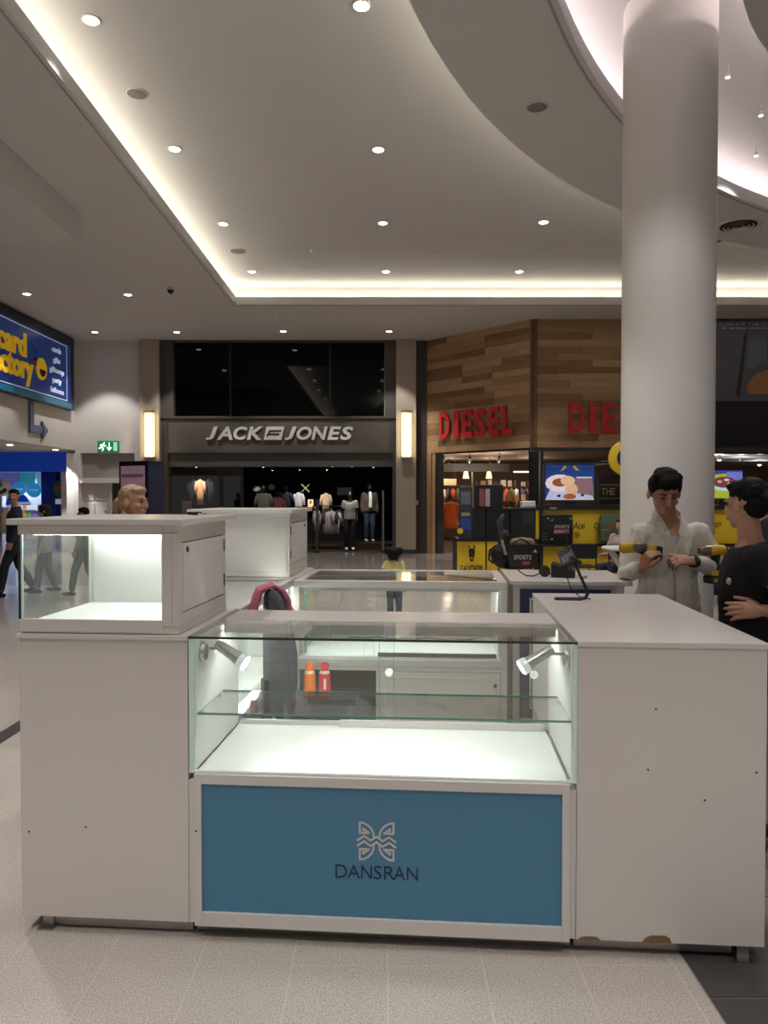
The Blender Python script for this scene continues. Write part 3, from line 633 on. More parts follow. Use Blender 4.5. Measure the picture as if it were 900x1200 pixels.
word_parts('DANSRAN', [(cx + (a - 434) * ku, cx + (b_ - 434) * ku) for a, b_ in ((95, 190), (195, 297), (308, 394), (412, 474), (496, 580), (574, 668), (682, 770))], zt0, zt0 + 108 * ku, .0025, NAVYL, bp, -.012, y=-.004)
B(.655, 1.976, .014, .60, .58, .605).build('case_floor', INNER, t)
B(.64, 1.99, .59, .61, .06, .605).build('back_panel', WHITE, t); MB().box(.629, .652, .001, .6, .06, .578).box(1.979, 2.001, .001, .6, .06, .578).parts('side_panel', WHITE, t)
MB().box(.634, .648, .02, .60, .606, 1.078).box(1.988, 2.001, .02, .60, .606, 1.078).parts('inner_side_panel', INNER, t)
B(.64, 1.99, .07, .56, 0, .055).build('plinth', PLINTH, t); B(.64, 1.99, .05, .06, .006, .05).build('kick_strip', STEEL, t)
def pane(t, u0, u1, v0, v1, z0, z1, name='glass_pane', edge=None, em=GEDGE, ew=.0015):
    """glass sheet with polished edges: edge lists sides that show coloured edge strips ('f' front, 'b', 'l', 'r', 't', 'd')"""
    o = B(u0, u1, v0, v1, z0, z1).build(name, GLASS, t)
    for e in (edge or ''):
        q = {'f': (u0, u1, v0 - ew, v0, z0, z1), 'b': (u0, u1, v1, v1 + ew, z0, z1), 'l': (u0 - ew, u0, v0, v1, z0, z1), 'r': (u1, u1 + ew, v0, v1, z0, z1), 't': (u0, u1, v0, v1, z1, z1 + ew), 'd': (u0, u1, v0, v1, z0 - ew, z0)}[e]
        B(*q).build('polished_edge', em, o)
    return o
pane(t, .634, 2.0, .001, .009, .614, 1.087, 'front_glass')
B(.632, 2.002, -.003, .01, .606, .614).build('glass_channel', mat('white_channel', 'eef4ef', .3), t)
for u, w in ((.632, .019), (1.990, .012)): B(u, u + w, -.002, .018, .614, 1.087).build('corner_edge', AQUA, t)
pane(t, .632, 2.002, -.004, .37, 1.0885, 1.097, 'top_glass', 'f', GEDGED)
pane(t, .657, 1.986, .018, .335, .810, .8175, 'glass_shelf', 'fb', GEDGE)
for u in (.652, 1.984):
    for v in (.06, .29): B(u - .004, u + .006, v - .006, v + .006, .800, .8095).build('shelf_pin', CHROME, t)
B(.655, 1.985, .365, .61, 1.072, 1.10).build('back_rail', WHITE, t, bevel=.003)
B(.66, 1.98, .345, .350, 1.048, 1.0875).build('light_rail', WHITE2, t); B(.67, 1.97, .368, .386, 1.0625, 1.0715).build('led_strip', LED, t)
B(.66, 1.975, .585, .608, .606, .622).build('door_track', WHITE2, t); B(1.10, 1.965, .566, .584, .606, .634).build('door_track', WHITE2, t)
pane(t, .662, 1.33, .592, .597, .625, 1.07, 'sliding_glass', 'r'); pane(t, 1.27, 1.975, .574, .579, .636, 1.07, 'sliding_glass', 'l')
for u, v in ((1.262 + .05, .570), (1.925, .570)):
    q = MB(); q.T = Matrix.Translation((u, v, .845)) @ Matrix.Rotation(pi / 2, 4, 'X'); q.lathe([(.017, -.004), (.017, .004), (.012, .005), (.011, .001)], n=20); q.build('finger_pull', mat('white_plastic', 'efefec', .4), t, smooth='auto')
hole(t, .66, .40, -.015)
# spotlights inside the case
SPG = glass('clear_acrylic', (.9, .92, .92), .12, .12)
def casespot(u, s, label):
    t = kt('display_spotlight', label, 'spotlight', u, .10, 1.02, 0, 'small spotlights in the glass case')
    q = MB(); q.T = Matrix.Rotation(pi / 2 * s, 4, 'Y'); q.lathe([(.036, 0), (.036, .006), (.03, .014)], n=20); q.build('mount', mat('satin_chrome', 'c9cbca', .25, .8), t, smooth='auto')
    MB().tube([(s * .01, 0, .012), (s * .075, 0, .014)], .006, 8).build('arm', CHROME, t)
    ax = Vector((s * .75, -.12, -.45)).normalized(); p = Vector((s * .07, 0, .022)); 
    MB().tube([p - ax * .02, p, p + ax * .05, p + ax * .085], [.014, .02, .021, .026], 16).build('lamp_head', mat('satin_chrome', 'c9cbca', .25, .8), t, smooth='auto')
    MB().tube([p + ax * .086, p + ax * .112], [.0275, .031], 16).build('clear_ring', mat('clear_ring', 'dfe5e2', .15, .3, emit=.3, ecol='f2fff8'), t, smooth='auto')
    MB().tube([p + ax * .1125, p + ax * .116], [.026, .022], 14).build('lens', LED, t)
    d = spot(t, p + ax * .125, 5, (1, 1, .98), 130, .7, .02); d.rotation_mode = 'QUATERNION'; d.rotation_quaternion = Vector((0, 0, -1)).rotation_difference(ax)
casespot(.650, 1, 'small chrome arm spotlight at the left end inside the front glass case')
casespot(1.986, -1, 'small chrome arm spotlight at the right end inside the front glass case')
# upper display cabinets
def cabinet(u, v, sv, label):
    t = kt('display_cabinet', label, 'cabinet', u, v, CH + .002)
    Y = lambda a, b_: (a, b_) if sv > 0 else (-b_, -a)
    def bb(x0, x1, y0, y1, z0, z1, name, m=WHITE, bevel=.0015, parent=None, **k): a, b_ = Y(y0, y1); return B(x0, x1, a, b_, z0, z1).build(name, m, parent or t, bevel=bevel, **k)
    D, Hh, Wd = .60, .415, .595
    bb(0, Wd, .0, D, 0, .03, 'base_board'); bb(0.003, .54, -.004, .012, .005, .05, 'bottom_rail')
    bb(-.03, Wd + .03, -.03, D + .06, Hh - .022, Hh, 'top_slab', bevel=.003); bb(0, Wd, 0, D, Hh - .05, Hh - .022, 'top_board')
    bb(0, .54, -.004, .012, Hh - .058, Hh - .024, 'top_rail'); bb(.535, .572, -.004, .02, .03, Hh - .05, 'front_post'); bb(.572, Wd, -.002, .02, .03, Hh - .05, 'corner_post')
    bb(.02, .575, D - .05, D - .01, .03, Hh - .05, 'back_panel', INNER); bb(.0, Wd - .02, D - .009, D, .03, Hh - .05, 'outer_back', WHITE, 0); bb(.008, .54, .015, D - .05, .03, .034, 'inner_floor', INNER)
    bb(.548, .56, .02, D - .05, .03, Hh - .05, 'inner_side', INNER)
    bb(0, .02, D - .05, D, .03, Hh - .05, 'rear_post')
    bb(.016, .535, .001, .006, .05, Hh - .058, 'front_glass', GLASS, 0); bb(.001, .007, .0, D - .05, .03, Hh - .05, 'side_glass', GLASS, 0)
    bb(-.001, .009, -.001, .0025, .05, Hh - .058, 'glass_edge', GEDGED, 0); bb(.009, .016, -.001, .004, .05, Hh - .058, 'glass_edge', AQUA, 0)
    bb(.0, .008, D - .056, D - .051, .03, Hh - .05, 'glass_edge', AQUA, 0)
    bb(.04, .53, .03, .05, Hh - .06, Hh - .0505, 'led_strip', LED, 0); bb(.04, .53, D - .09, D - .07, Hh - .06, Hh - .0505, 'led_strip', LED, 0)
    # door side
    bb(Wd - .018, Wd - .002, .02, D, .03, .07, 'side_rail'); bb(Wd - .018, Wd - .002, .02, D, Hh - .085, Hh - .05, 'side_rail'); bb(Wd - .018, Wd - .002, D - .03, D, .07, Hh - .085, 'side_rail'); bb(Wd - .018, Wd - .002, .02, .05, .07, Hh - .085, 'side_rail')
    dr = bb(Wd - .014, Wd - .001, .054, D - .034, .074, Hh - .089, 'door', WHITE2, .002)
    q = MB(); yy = (.10) * sv; q.T = Matrix.Translation((Wd - .001, yy, .30)) @ Matrix.Rotation(pi / 2, 4, 'Y'); q.lathe([(.011, -.001), (.011, .004), (.006, .005)], n=14); q.build('door_lock', mat('dull_lock', '5b5856', .35, .8), dr, smooth='auto')
    for z in (.11, .26): bb(Wd - .002, Wd + .003, D - .037, D - .024, z, z + .05, 'hinge', GREY, 0, dr)
    for i in range(2): bb(.05 + .06 * i, .06 + .06 * i, D, D + .002, .02, .03, 'fixing', GREY, 0)
    return t
cabinet(0, .0, 1, 'brightly lit white display cabinet on the near left counter')
cabinet(.015, 2.52, -1, 'white display cabinet at the far left corner, its plain back to the viewer')
# small dark thing on the near cabinet
t = kt('key_bunch', 'small bunch of dark keys on top of the near display cabinet', 'keys', .455, .60, CH + .417); t.scale = (.6, .6, .8)
MB().tube([(.02 * cos(a), .02 * sin(a), .008) for a in [2 * pi * i / 14 for i in range(15)]], .003, 6).build('ring', STEEL, t)
for k, (a, c) in enumerate(((.3, BLACK), (1.6, STEEL), (3.9, BLACK))):
    q = MB(); q.T = Matrix.Rotation(a, 4, 'Z'); q.box(.018, .05, -.012, .012, .0, .016).box(.05, .085, -.004, .004, .004, .008); q.build('key', c, t)
t = kt('black_clip', 'small black clip with pale tip lying beside the keys on the cabinet', 'clip', .475, .545, CH + .417); t.scale = (.55, .6, .7)
MB().box(-.03, .03, -.012, .012, 0, .018).parts('clip_body', BLACK, t, bevel=.004); B(.03, .045, -.008, .008, .002, .012).build('tip', WHITE2, t)
# right counter
t = kt('white_counter', 'large white counter with smooth top at right, chipped bottom edge', 'counter', 2.003, 0)
Wc, Dc = .632, 1.26
B(0, Wc, 0, .018, .06, CH - .02).build('front_panel', WHITE, t); MB().box(0, .018, .02, Dc - .002, .06, CH - .02).box(Wc - .018, Wc, .02, Dc - .002, .06, CH - .02).parts('side_panel', WHITE, t)
B(.02, Wc - .02, Dc - .02, Dc - .002, .06, CH - .02).build('back_panel', WHITE, t); B(.02, Wc - .02, .02, Dc - .02, .06, .08).build('bottom_panel', WHITE, t)
B(-.001, Wc + .006, -.006, Dc + .02, CH - .02, CH).build('counter_top', WHITE, t, bevel=.0025)
B(.0, Wc - .08, .07, Dc - .06, 0, .058).build('plinth', PLINTH, t); B(0, Wc - .09, .05, .06, .005, .05).build('kick_strip', STEEL, t)
foot(t, Wc - .06, .03); foot(t, Wc - .06, Dc - .06)
for u, w, h in ((.045, .075, .012), (.275, .10, .026)):
    MB().prismxz([(u - w / 2, .0595), (u + w / 2, .0595), (u + w * .42, .06 + h * .7), (u + w * .25, .06 + h), (u - w * .22, .06 + h * .92), (u - w * .42, .06 + h * .5)], -.0012, .01).build('chipped_edge', CHIP, t)
for u, z in ((.265, .87), (.43, .56), (.24, .66), (.60, .66)): hole(t, u, z)
# left side row: glass topped counter
t = kt('side_display_counter', 'white glass topped counter along the left side of the kiosk', 'counter', 0, .66)
Dl = 1.26
B(0, .64, .0, Dl, .06, .60).build('base', WHITE, t); B(.0, .02, 0, Dl, .602, CH - .03).build('outer_panel', WHITE, t); B(.022, .62, .02, Dl - .02, .601, .612).build('inner_floor', INNER, t)
B(.06, .58, .05, Dl - .05, 0, .058).build('plinth', PLINTH, t)
B(.60, .64, 0, Dl, CH - .045, CH - .005).parts('top_rail', WHITE, t, bevel=.002); B(.0, .04, 0, Dl, CH - .03, CH - .005).parts('top_rail', WHITE, t); B(.60, .645, 0, Dl, .602, .645).build('bottom_rail', WHITE, t, bevel=.002)
B(.56, .60, .012, Dl - .012, CH - .056, CH - .051).build('led_strip', LED, t); B(.572, .60, .008, Dl - .008, CH - .050, CH - .046).build('light_rail', WHITE2, t)  # plate over the strip added to hold back its upward light
MB().box(.042, .60, .0, .02, .613, CH - .03).box(.042, .60, Dl - .02, Dl, .613, CH - .03).parts('end_panel', INNER, t)
pane(t, .04, .60, .0, Dl, CH - .02, CH - .012, 'top_glass'); pane(t, .615, .620, .02, .66, .646, CH - .046, 'sliding_glass', 'b', GEDGED, .003); pane(t, .628, .633, .60, Dl - .02, .646, CH - .046, 'sliding_glass', 'f', GEDGED, .003)
# far left unit base
t = kt('white_counter', 'white counter unit under the far left display cabinet', 'counter', 0, 1.925)
B(0, .64, 0, .60, .06, CH - .02).build('body', WHITE, t); B(-.005, .655, -.0, .605, CH - .02, CH).build('counter_top', WHITE, t, bevel=.003); B(.05, .6, .05, .55, 0, .058).build('plinth', PLINTH, t)
# far display case
t = kt('glass_display_case', 'glass topped display case along the far side of the kiosk', 'display case', .665, 1.745)
Wf, Df = 1.25, .70
MB().box(0, .035, 0, .035, .06, CH - .04).box(Wf - .035, Wf, 0, .035, .06, CH - .04).box(0, .035, Df - .035, Df, .06, CH - .04).box(Wf - .035, Wf, Df - .035, Df, .06, CH - .04).parts('post', WHITE, t, bevel=.002)
MB().box(0, Wf, 0, .05, CH - .04, CH).box(0, Wf, Df - .05, Df, CH - .04, CH).box(0, .05, .05, Df - .05, CH - .04, CH).box(Wf - .05, Wf, .05, Df - .05, CH - .04, CH).parts('top_rail', WHITE, t, bevel=.002)
pane(t, .05, Wf - .05, .05, Df - .05, CH - .012, CH - .004, 'top_glass')
B(.035, Wf - .035, .002, Df - .002, .615, .655).build('case_floor', INNER, t); B(.03, Wf - .03, -.004, .01, .60, .64).build('bottom_rail', WHITE, t, bevel=.002)
B(.06, Wf - .06, .03, .045, CH - .0475, CH - .0405).build('led_strip', LED, t); B(.04, Wf - .04, .024, .028, CH - .06, CH - .04).build('light_rail', WHITE2, t)
MB().box(.036, .046, .036, Df - .036, .656, CH - .045).build('end_glass', GLASS, t); B(Wf - .05, Wf - .036, .036, Df - .036, .656, CH - .045).parts('end_panel', INNER, t)
pane(t, .037, .48, .006, .011, .656, CH - .042, 'sliding_glass', 'r', AQUA); pane(t, .42, Wf - .037, .018, .023, .656, CH - .042, 'sliding_glass', 'l', AQUA)
pane(t, .037, Wf - .037, Df - .02, Df - .012, .656, CH - .042, 'outer_glass', 'l', GEDGE)
B(.06, .064, .03, .10, .66, CH - .05).build('glass_edge', GEDGE, t)
B(.50, Wf - .06, .004, .017, .658, .68).build('door_rail', GREY, t)
B(.035, Wf - .035, Df - .03, Df - .002, .06, .61).build('outer_panel', WHITE, t)
NICHE = mat('dark_niche', '4c4a48', .6)
B(.035, .49, .45, .47, .10, .59).build('niche_back', NICHE, t); MB().box(.49, .51, 0, .5, .06, .60).build('divider', WHITE, t); B(.035, Wf - .035, .01, Df - .05, .06, .10).build('bottom_panel', WHITE, t)
B(.035, Wf - .035, .0, .02, .575, .60).build('lower_rail', WHITE, t)
for a, b_ in ((.512, Wf - .037),):
    dr = B(a, b_, .0, .016, .10, .572).build('cupboard_door', WHITE, t, bevel=.003); frame(dr, a + .03, b_ - .03, -.003, .0, .13, .545, .012, 'door_moulding', WHITE2)
    q = MB(); q.T = Matrix.Translation((b_ - .03, -.006, .50)) @ Matrix.Rotation(pi / 2, 4, 'X'); q.lathe([(.011, -.003), (.011, .004)], n=14); q.build('door_lock', mat('dull_lock', '5b5856', .35, .8), dr)
B(.04, Wf - .04, .05, Df - .05, 0, .058).build('plinth', PLINTH, t)
# small wire lying in the far case
t = kt('wire', 'thin dark wire lying along the floor of the far glass case', 'wire', .665, 1.745, .657)
MB().tube([(.25 + .05 * i, .55 + .02 * sin(i * 1.9), .004 + .004 * sin(i * 2.7) ** 2) for i in range(18)], .003, 5).build('cable', BLACK, t, smooth=True)
# far right counter
t = kt('white_counter', 'white counter at the far right with a navy framed panel', 'counter', 1.935, 1.80)
Wr = .70
B(.02, Wr - .04, .02, .62, .06, CH - .02).build('body', WHITE, t); B(0, Wr, -.015, .66, CH - .02, CH + .005).build('counter_top', WHITE, t, bevel=.004); B(.05, .7, .06, .6, 0, .058).build('plinth', PLINTH, t)
nv = frame; NAVP = mat('navy_panel', '1a2448', .4); MAUV = mat('mauve_panel', '93858a', .5, var=.05)
pn = B(.06, Wr - .12, .004, .018, .30, CH - .045).build('inner_panel', MAUV, t)
frame(t, .06, Wr - .12, -.004, .006, .30, CH - .045, .055, 'navy_border', NAVP, wt=.05); frame(t, .112, Wr - .172, -.002, .008, .352, CH - .095, .012, 'white_bead', WHITE2)
B(.22, Wr - .20, .0, .006, .58, .66).build('rose_patch', mat('rose_patch', '9a6a6a', .5), t)
MB().box(Wr - .09, Wr - .05, .0, .02, .06, CH - .02).build('end_post', WHITE2, t)
# things on and in the kiosk
def bottle(px, py, Y, c, cc, label):
    p = at(px, py, Y); t = thing('drink_bottle', label, 'bottle', (p.x, p.y, SHELF_Z), 0, 'small drink bottles behind the glass case')
    MB().lathe([(.001, 0), (.026, 0), (.0285, .006), (.0285, .033), (.0255, .058), (.0262, .084), (.021, .103), (.015, .114), (.015, .119), (.001, .119)], n=20).build('body', mat('bottle_' + c, c, .25, var=.04), t, smooth='auto')
    MB().lathe([(.001, .118), (.019, .118), (.019, .139), (.017, .143), (.001, .143)], n=18).build('cap', mat('cap_' + cc, cc, .4), t, smooth='auto')
    MB().lathe([(.0232, .098), (.0234, .101), (.0178, .1105), (.0172, .1105)], n=18, cap=False).build('neck_band', mat('bottle_band', 'd8c8b0', .4), t, smooth='auto')
    return t
SHELF_Z = .705
t = kt('work_shelf', 'dark grey staff shelf behind the front glass case, holding two bottles', 'shelf', .82, .625)
B(0, .34, 0, .15, SHELF_Z - .02, SHELF_Z).build('shelf_board', mat('dark_laminate', '3a393a', .25), t); MB().box(.02, .035, 0.0, .12, SHELF_Z - .12, SHELF_Z - .02).box(.30, .315, 0.0, .12, SHELF_Z - .12, SHELF_Z - .02).parts('bracket', GREY, t)
bottle(363, 814, 3.36, 'e0711c', 'e8641a', 'small orange juice bottle with orange cap'); b2 = bottle(380.5, 813, 3.36, 'c62d35', 'c4202e', 'small red juice bottle with red cap and white print')
for k in range(3): letter_mb('ICE'[k], -.012 + .009 * k, -.005 + .009 * k, .03, .06, .002, y=-.0215).build('label_print', SWH, b2) if False else None
B(-.002, .008, -.0300, -.0270, .030, .078).build('label_print', mat('label_white', 'e9dcdc', .5), b2)
# office chair
t = thing('office_chair', 'dark grey fabric office chair inside the kiosk', 'chair', (-.35, 3.60, 0), radians(24))
FAB = mat('dark_grey_fabric', '4a4b50', .95, var=.15, scale=120, bump=.3)
sm = MB(); sm.T = Matrix.Translation((.06, 0, .56)); sm.ell((0, 0, 0), (.25, .24, .055), 20, 10); remesh(sm, 'seat', FAB, t, .02, 2)
bk = MB(); n_ = 16
prof = [(.57, .06, .10), (.62, .09, .16), (.73, .105, .20), (.89, .10, .21), (1.03, .08, .18), (1.12, .06, .12), (1.16, .04, .06)]
bk.loft([[( -.205 + .05 * (1 - ((z - .8) / .4) ** 2) + d * .6 * cos(2 * pi * k / n_), w * sin(2 * pi * k / n_), z) for k in range(n_)] for z, d, w in prof])
remesh(bk, 'backrest', FAB, t, .016, 3)
MB().box(-.24, -.20, -.03, .03, .50, .74).box(-.24, .0, -.03, .03, .47, .50).parts('back_bar', DARK, t); MB().lathe([(.03, .1), (.03, .4), (.022, .4), (.022, .51)], n=14).build('gas_lift', DARK, t, smooth='auto')
for k in range(5):
    a = 2 * pi * k / 5; MB().tube([(0, 0, .1), (.23 * cos(a), .23 * sin(a), .07)], [.025, .016], 8).build('base_leg', DARK, t); MB().ell((.23 * cos(a), .23 * sin(a), .028), (.027, .027, .028), 10, 6).build('caster', BLACK, t)
# pink cloth over the chair
t = thing('pink_cloth', 'pink towel hanging over the back of the grey office chair', 'cloth', (-.53, 3.53, 1.15), radians(24))
pk = MB(); P_ = []
for (x, z, h) in ((-.09, -.17, .06), (-.085, -.06, .075), (-.06, .01, .07), (0.0, .03, .06), (.05, .0, .07), (.09, -.10, .075), (.105, -.17, .05)): P_.append((x, z, h))
pk.tube([(x, 0, z) for x, z, h in P_], [h * .62 for x, z, h in P_], 14, flat=.42, ref=(0, 0, 1))
remesh(pk, 'folded_towel', mat('pink_towel', 'b8687f', .95, var=.12, scale=80, bump=.3), t, .008, 2, .006, 22)
# card terminal, puck, tablet stand
t = kt('card_terminal', 'black card payment terminal standing on the far right counter', 'card terminal', 2.285, 2.06, CH + .005, radians(-12))
MB().prismxz([(-.07, 0), (.07, 0), (.07, .045), (-.07, .085)], -.09, .09).build('base_box', DARK, t, bevel=.006)
q = MB(); q.T = Matrix.Translation((.02, -.01, .12)) @ Matrix.Rotation(radians(-32), 4, 'Y') @ Matrix.Rotation(radians(25), 4, 'X'); q.box(-.045, .045, -.10, .10, -.016, .016); hd = q.build('handset', DARK, t, bevel=.006)
q2 = MB(); q2.T = q.T; q2.box(-.034, .034, .02, .085, .0165, .018); q2.build('screen', mat('terminal_screen', '32363a', .15), hd)
for i in range(3):
    for j in range(4):
        q3 = MB(); q3.T = q.T; q3.box(-.031 + .023 * i, -.015 + .023 * i, -.085 + .023 * j, -.07 + .023 * j, .0162, .019); q3.build('key', mat('key_grey', '5c6064', .5), hd)
MB().tube([(.03, .02, .15), (.02, .04, .22), (.015, .05, .28)], [.006, .004, .003], 6).build('stub_aerial', BLACK, t)
t = kt('charging_puck', 'round black charger puck with a cable on the far right counter', 'charger', 2.165, 2.02, CH + .005)
q = MB(); q.T = Matrix.Translation((0, 0, .035)) @ Matrix.Rotation(radians(70), 4, 'X'); q.lathe([(.033, -.012), (.036, 0), (.033, .012)], n=20); q.build('puck', BLACK, t, smooth='auto')
MB().tube([(-.03, 0, .02), (-.07, -.03, .008), (-.11, 0, .006), (-.15, .04, .03), (-.16, .05, .045)], .004, 6).build('cable', BLACK, t, smooth=True); MB().tube([(.03, 0, .02), (.06, .02, .01), (.09, 0, .02)], .004, 6).build('cable', BLACK, t, smooth=True)
# bent stand
p = atz(668, 703, CH); t = thing('tablet_stand', 'bent black metal stand on the back of the right counter', 'stand', (p.x, p.y, CH), -KA)
W2 = .018
for dy in (-.012, .012):
    MB().tube([(-.07, dy, .006), (.05, dy, .006), (.075, dy, .012), (.082, dy, .03), (.076, dy, .055), (.05, dy + .03, .12), (.028, dy + .05, .185)], .006, 8).build('bent_rod', DARK, t, smooth=True)
MB().box(-.075, .05, -.022, .022, 0, .006).build('foot_plate', DARK, t, bevel=.002); q = MB(); q.T = Matrix.Translation((.03, .05, .185)) @ Matrix.Rotation(radians(28), 4, 'Y'); q.box(-.03, .03, -.025, .025, -.008, .012); q.build('clamp', DARK, t)
MB().tube([(.06, .03, .10), (.085, .03, .11)], .006, 6).build('clamp_screw', STEEL, t)
MB().tube([(.02, .05, .17), (-.005, .05, .10), (.01, .04, .05), (.05, .02, .012), (.10, .01, .004)], .0028, 6).build('cable', BLACK, t, smooth=True)
# ------------------------------------------------------------------ wooden shop front at right
YD = 18.40
PA = Vector((1.15, 20.98, 0)); PB = Vector((3.655, YD, 0))       # angled panel in plan
dA = (PB - PA).normalized(); nA = Vector((dA.y, -dA.x, 0)); LA = (PB - PA).length; aA = atan2(dA.y, dA.x)
ZF = 2.78
wood_m = bpy.data.materials.new('oak_plank'); wood_m.use_nodes = True; nt = wood_m.node_tree; b = nt.nodes['Principled BSDF']
oi = nt.nodes.new('ShaderNodeObjectInfo'); rp = nt.nodes.new('ShaderNodeValToRGB'); tc = nt.nodes.new('ShaderNodeTexCoord'); mp = nt.nodes.new('ShaderNodeMapping'); nz = nt.nodes.new('ShaderNodeTexNoise'); ad = nt.nodes.new('ShaderNodeVectorMath')
mp.inputs['Scale'].default_value = (1.5, 20, 26); nz.inputs['Scale'].default_value = 1.6; nz.inputs['Detail'].default_value = 6
rp.color_ramp.elements[0].color = lin('8a6849'); rp.color_ramp.elements[1].color = lin('d6b086'); e_ = rp.color_ramp.elements.new(.35); e_.color = lin('ad865e')
mx = nt.nodes.new('ShaderNodeMix'); mx.data_type = 'RGBA'; mx.blend_type = 'MULTIPLY'; mx.inputs[0].default_value = .5
ml = nt.nodes.new('ShaderNodeMath'); ml.operation = 'MULTIPLY'; ml.inputs[1].default_value = 40
nt.links.new(oi.outputs['Random'], rp.inputs[0]); nt.links.new(oi.outputs['Random'], ml.inputs[0]); nt.links.new(tc.outputs['Object'], ad.inputs[0]); nt.links.new(ml.outputs[0], ad.inputs[1]); nt.links.new(ad.outputs[0], mp.inputs[0]); nt.links.new(mp.outputs[0], nz.inputs[0])
nt.links.new(rp.outputs[0], mx.inputs[6]); nt.links.new(nz.outputs['Fac'], mx.inputs[7]); nt.links.new(mx.outputs[2], b.inputs['Base Color']); b.inputs['Roughness'].default_value = .55
WOOD = wood_m; WDK = mat('brown_wood_post', '6e5138', .55, var=.15, scale=(8))
wf = thing('wooden_shop_front', 'tall wood clad shop front with angled corner and red lettering', 'shopfront', (3.655, YD, 0))
def plank_wall(origin, ang, L, z0, z1, seed):
    rs = random.Random(seed); ph = .165; n = int(round((z1 - z0) / ph)); ph = (z1 - z0) / n; cache = {}
    for k in range(n):
        x = 0; first = rs.choice((.5, .8, 1.1, 1.35))
        while x < L - 1e-3:
            l = first if x == 0 else rs.choice((1.0, 1.3, 1.6)); l = min(l, L - x)
            if L - x - l < .25: l = L - x
            key = (round(l, 3), rs.random() < .3)
            if key not in cache: cache[key] = MB().box(.002, key[0] - .002, -.02 - (.003 if key[1] else 0), 0, .0015, ph - .0015).mesh('plank', WOOD)
            o = bpy.data.objects.new('plank', cache[key]); COL.objects.link(o); o.parent = wf; o.matrix_parent_inverse = wf.matrix_basis.inverted()
            o.location = origin + Vector((cos(ang), sin(ang), 0)) * x + Vector((0, 0, z0 + ph * k)); o.rotation_euler = (0, 0, ang); x += l
plank_wall(PA, aA, LA - .09, ZF, ZL - .005, 3); plank_wall(PB + Vector((.09, 0, 0)), 0, 3.75, ZF, ZL - .005, 5)
q = MB(); q.T = Matrix.Translation(PA) @ Matrix.Rotation(aA, 4, 'Z'); q.box(0, LA, .001, .15, ZF, ZL).box(LA - .09, LA, -.03, .0, ZF, ZL); q.build('backing', WDK, wf, world=True)
B(PB.x + .0, PB.x + 3.85, YD + .001, YD + .15, ZF, ZL).build('backing', WDK, wf, world=True); MB().box(PB.x - .0, PB.x + .085, YD - .04, YD, ZF, 4.75).box(PB.x + .01, PB.x + .085, YD - .03, YD, 4.75, ZL).build('corner_post', WDK, wf, world=True)
# soffit edge, jamb and dark posts below the fascia
q = MB(); q.T = Matrix.Translation(PA) @ Matrix.Rotation(aA, 4, 'Z'); q.box(-.02, .24, -.02, .3, 0, ZF).box(.24, .36, .02, .3, 0, ZF); q.parts('wood_jamb', WOOD, wf, world=True)
q = MB(); q.T = Matrix.Translation(PA) @ Matrix.Rotation(aA, 4, 'Z'); q.box(.36, .42, .02, .3, 0, ZF).box(LA - .14, LA, 0, .3, 0, ZF); q.box(.36, LA, .0, .04, ZF - .05, ZF); q.parts('dark_post', BLACK, wf, world=True)
MB().box(PB.x, PB.x + .14, YD - .02, YD + .2, 0, ZF).box(PB.x + .14, PB.x + 3.85, YD, YD + .05, ZF - .05, ZF).build('dark_frame', BLACK, wf, world=True)
RED = mat('red_letter', 'd2282c', .45, var=.03)
def on_panel(px):   # distance along the angled panel seen at this pixel column
    k = (px - 450) / F * cos(PITCH); r = Vector((k, 1, 0)); 
    den = r.x * dA.y - r.y * dA.x; s_ = (PA.x * r.y - PA.y * r.x) / (den); return s_
for nm, M_, cells, l in (('a', Matrix.Translation(PA + nA * .045) @ Matrix.Rotation(aA, 4, 'Z'), [(on_panel(a), on_panel(b_)) for a, b_ in ((517.3, 529), (534, 539.5), (544, 555.5), (557.5, 571), (575.5, 586.5), (591, 602.8))], 'red raised letters on the angled wooden fascia'),
                         ('b', Matrix.Translation((0, YD - .045, 0)), [((a - 450) / S(YD), (b_ - 450) / S(YD)) for a, b_ in ((665.4, 683.7), (689.5, 697), (704, 719), (724.5, 743), (748.5, 763.5), (769, 784))], 'red raised letters on the straight wooden fascia behind the column')):
    t = thing('red_lettering', l, 'sign', (0, 0, 0)); 
    t.location = M_ @ Vector((cells[0][0], 0, 3.14)); inv = t.matrix_basis.copy(); 
    Ti = Matrix.Translation(t.location).inverted() @ M_
    word_parts('DIESEL', cells, 3.13, 3.87, .05, RED, t, .028, T=Ti, y=0)
def pt(parent, loc, w, col=(1, .96, .92)):
    d = bpy.data.lights.new('lamp', 'POINT'); d.energy = w; d.color = col; d.shadow_soft_size = .06; o = bpy.data.objects.new('lamp', d); COL.objects.link(o); o.parent = parent; o.location = loc
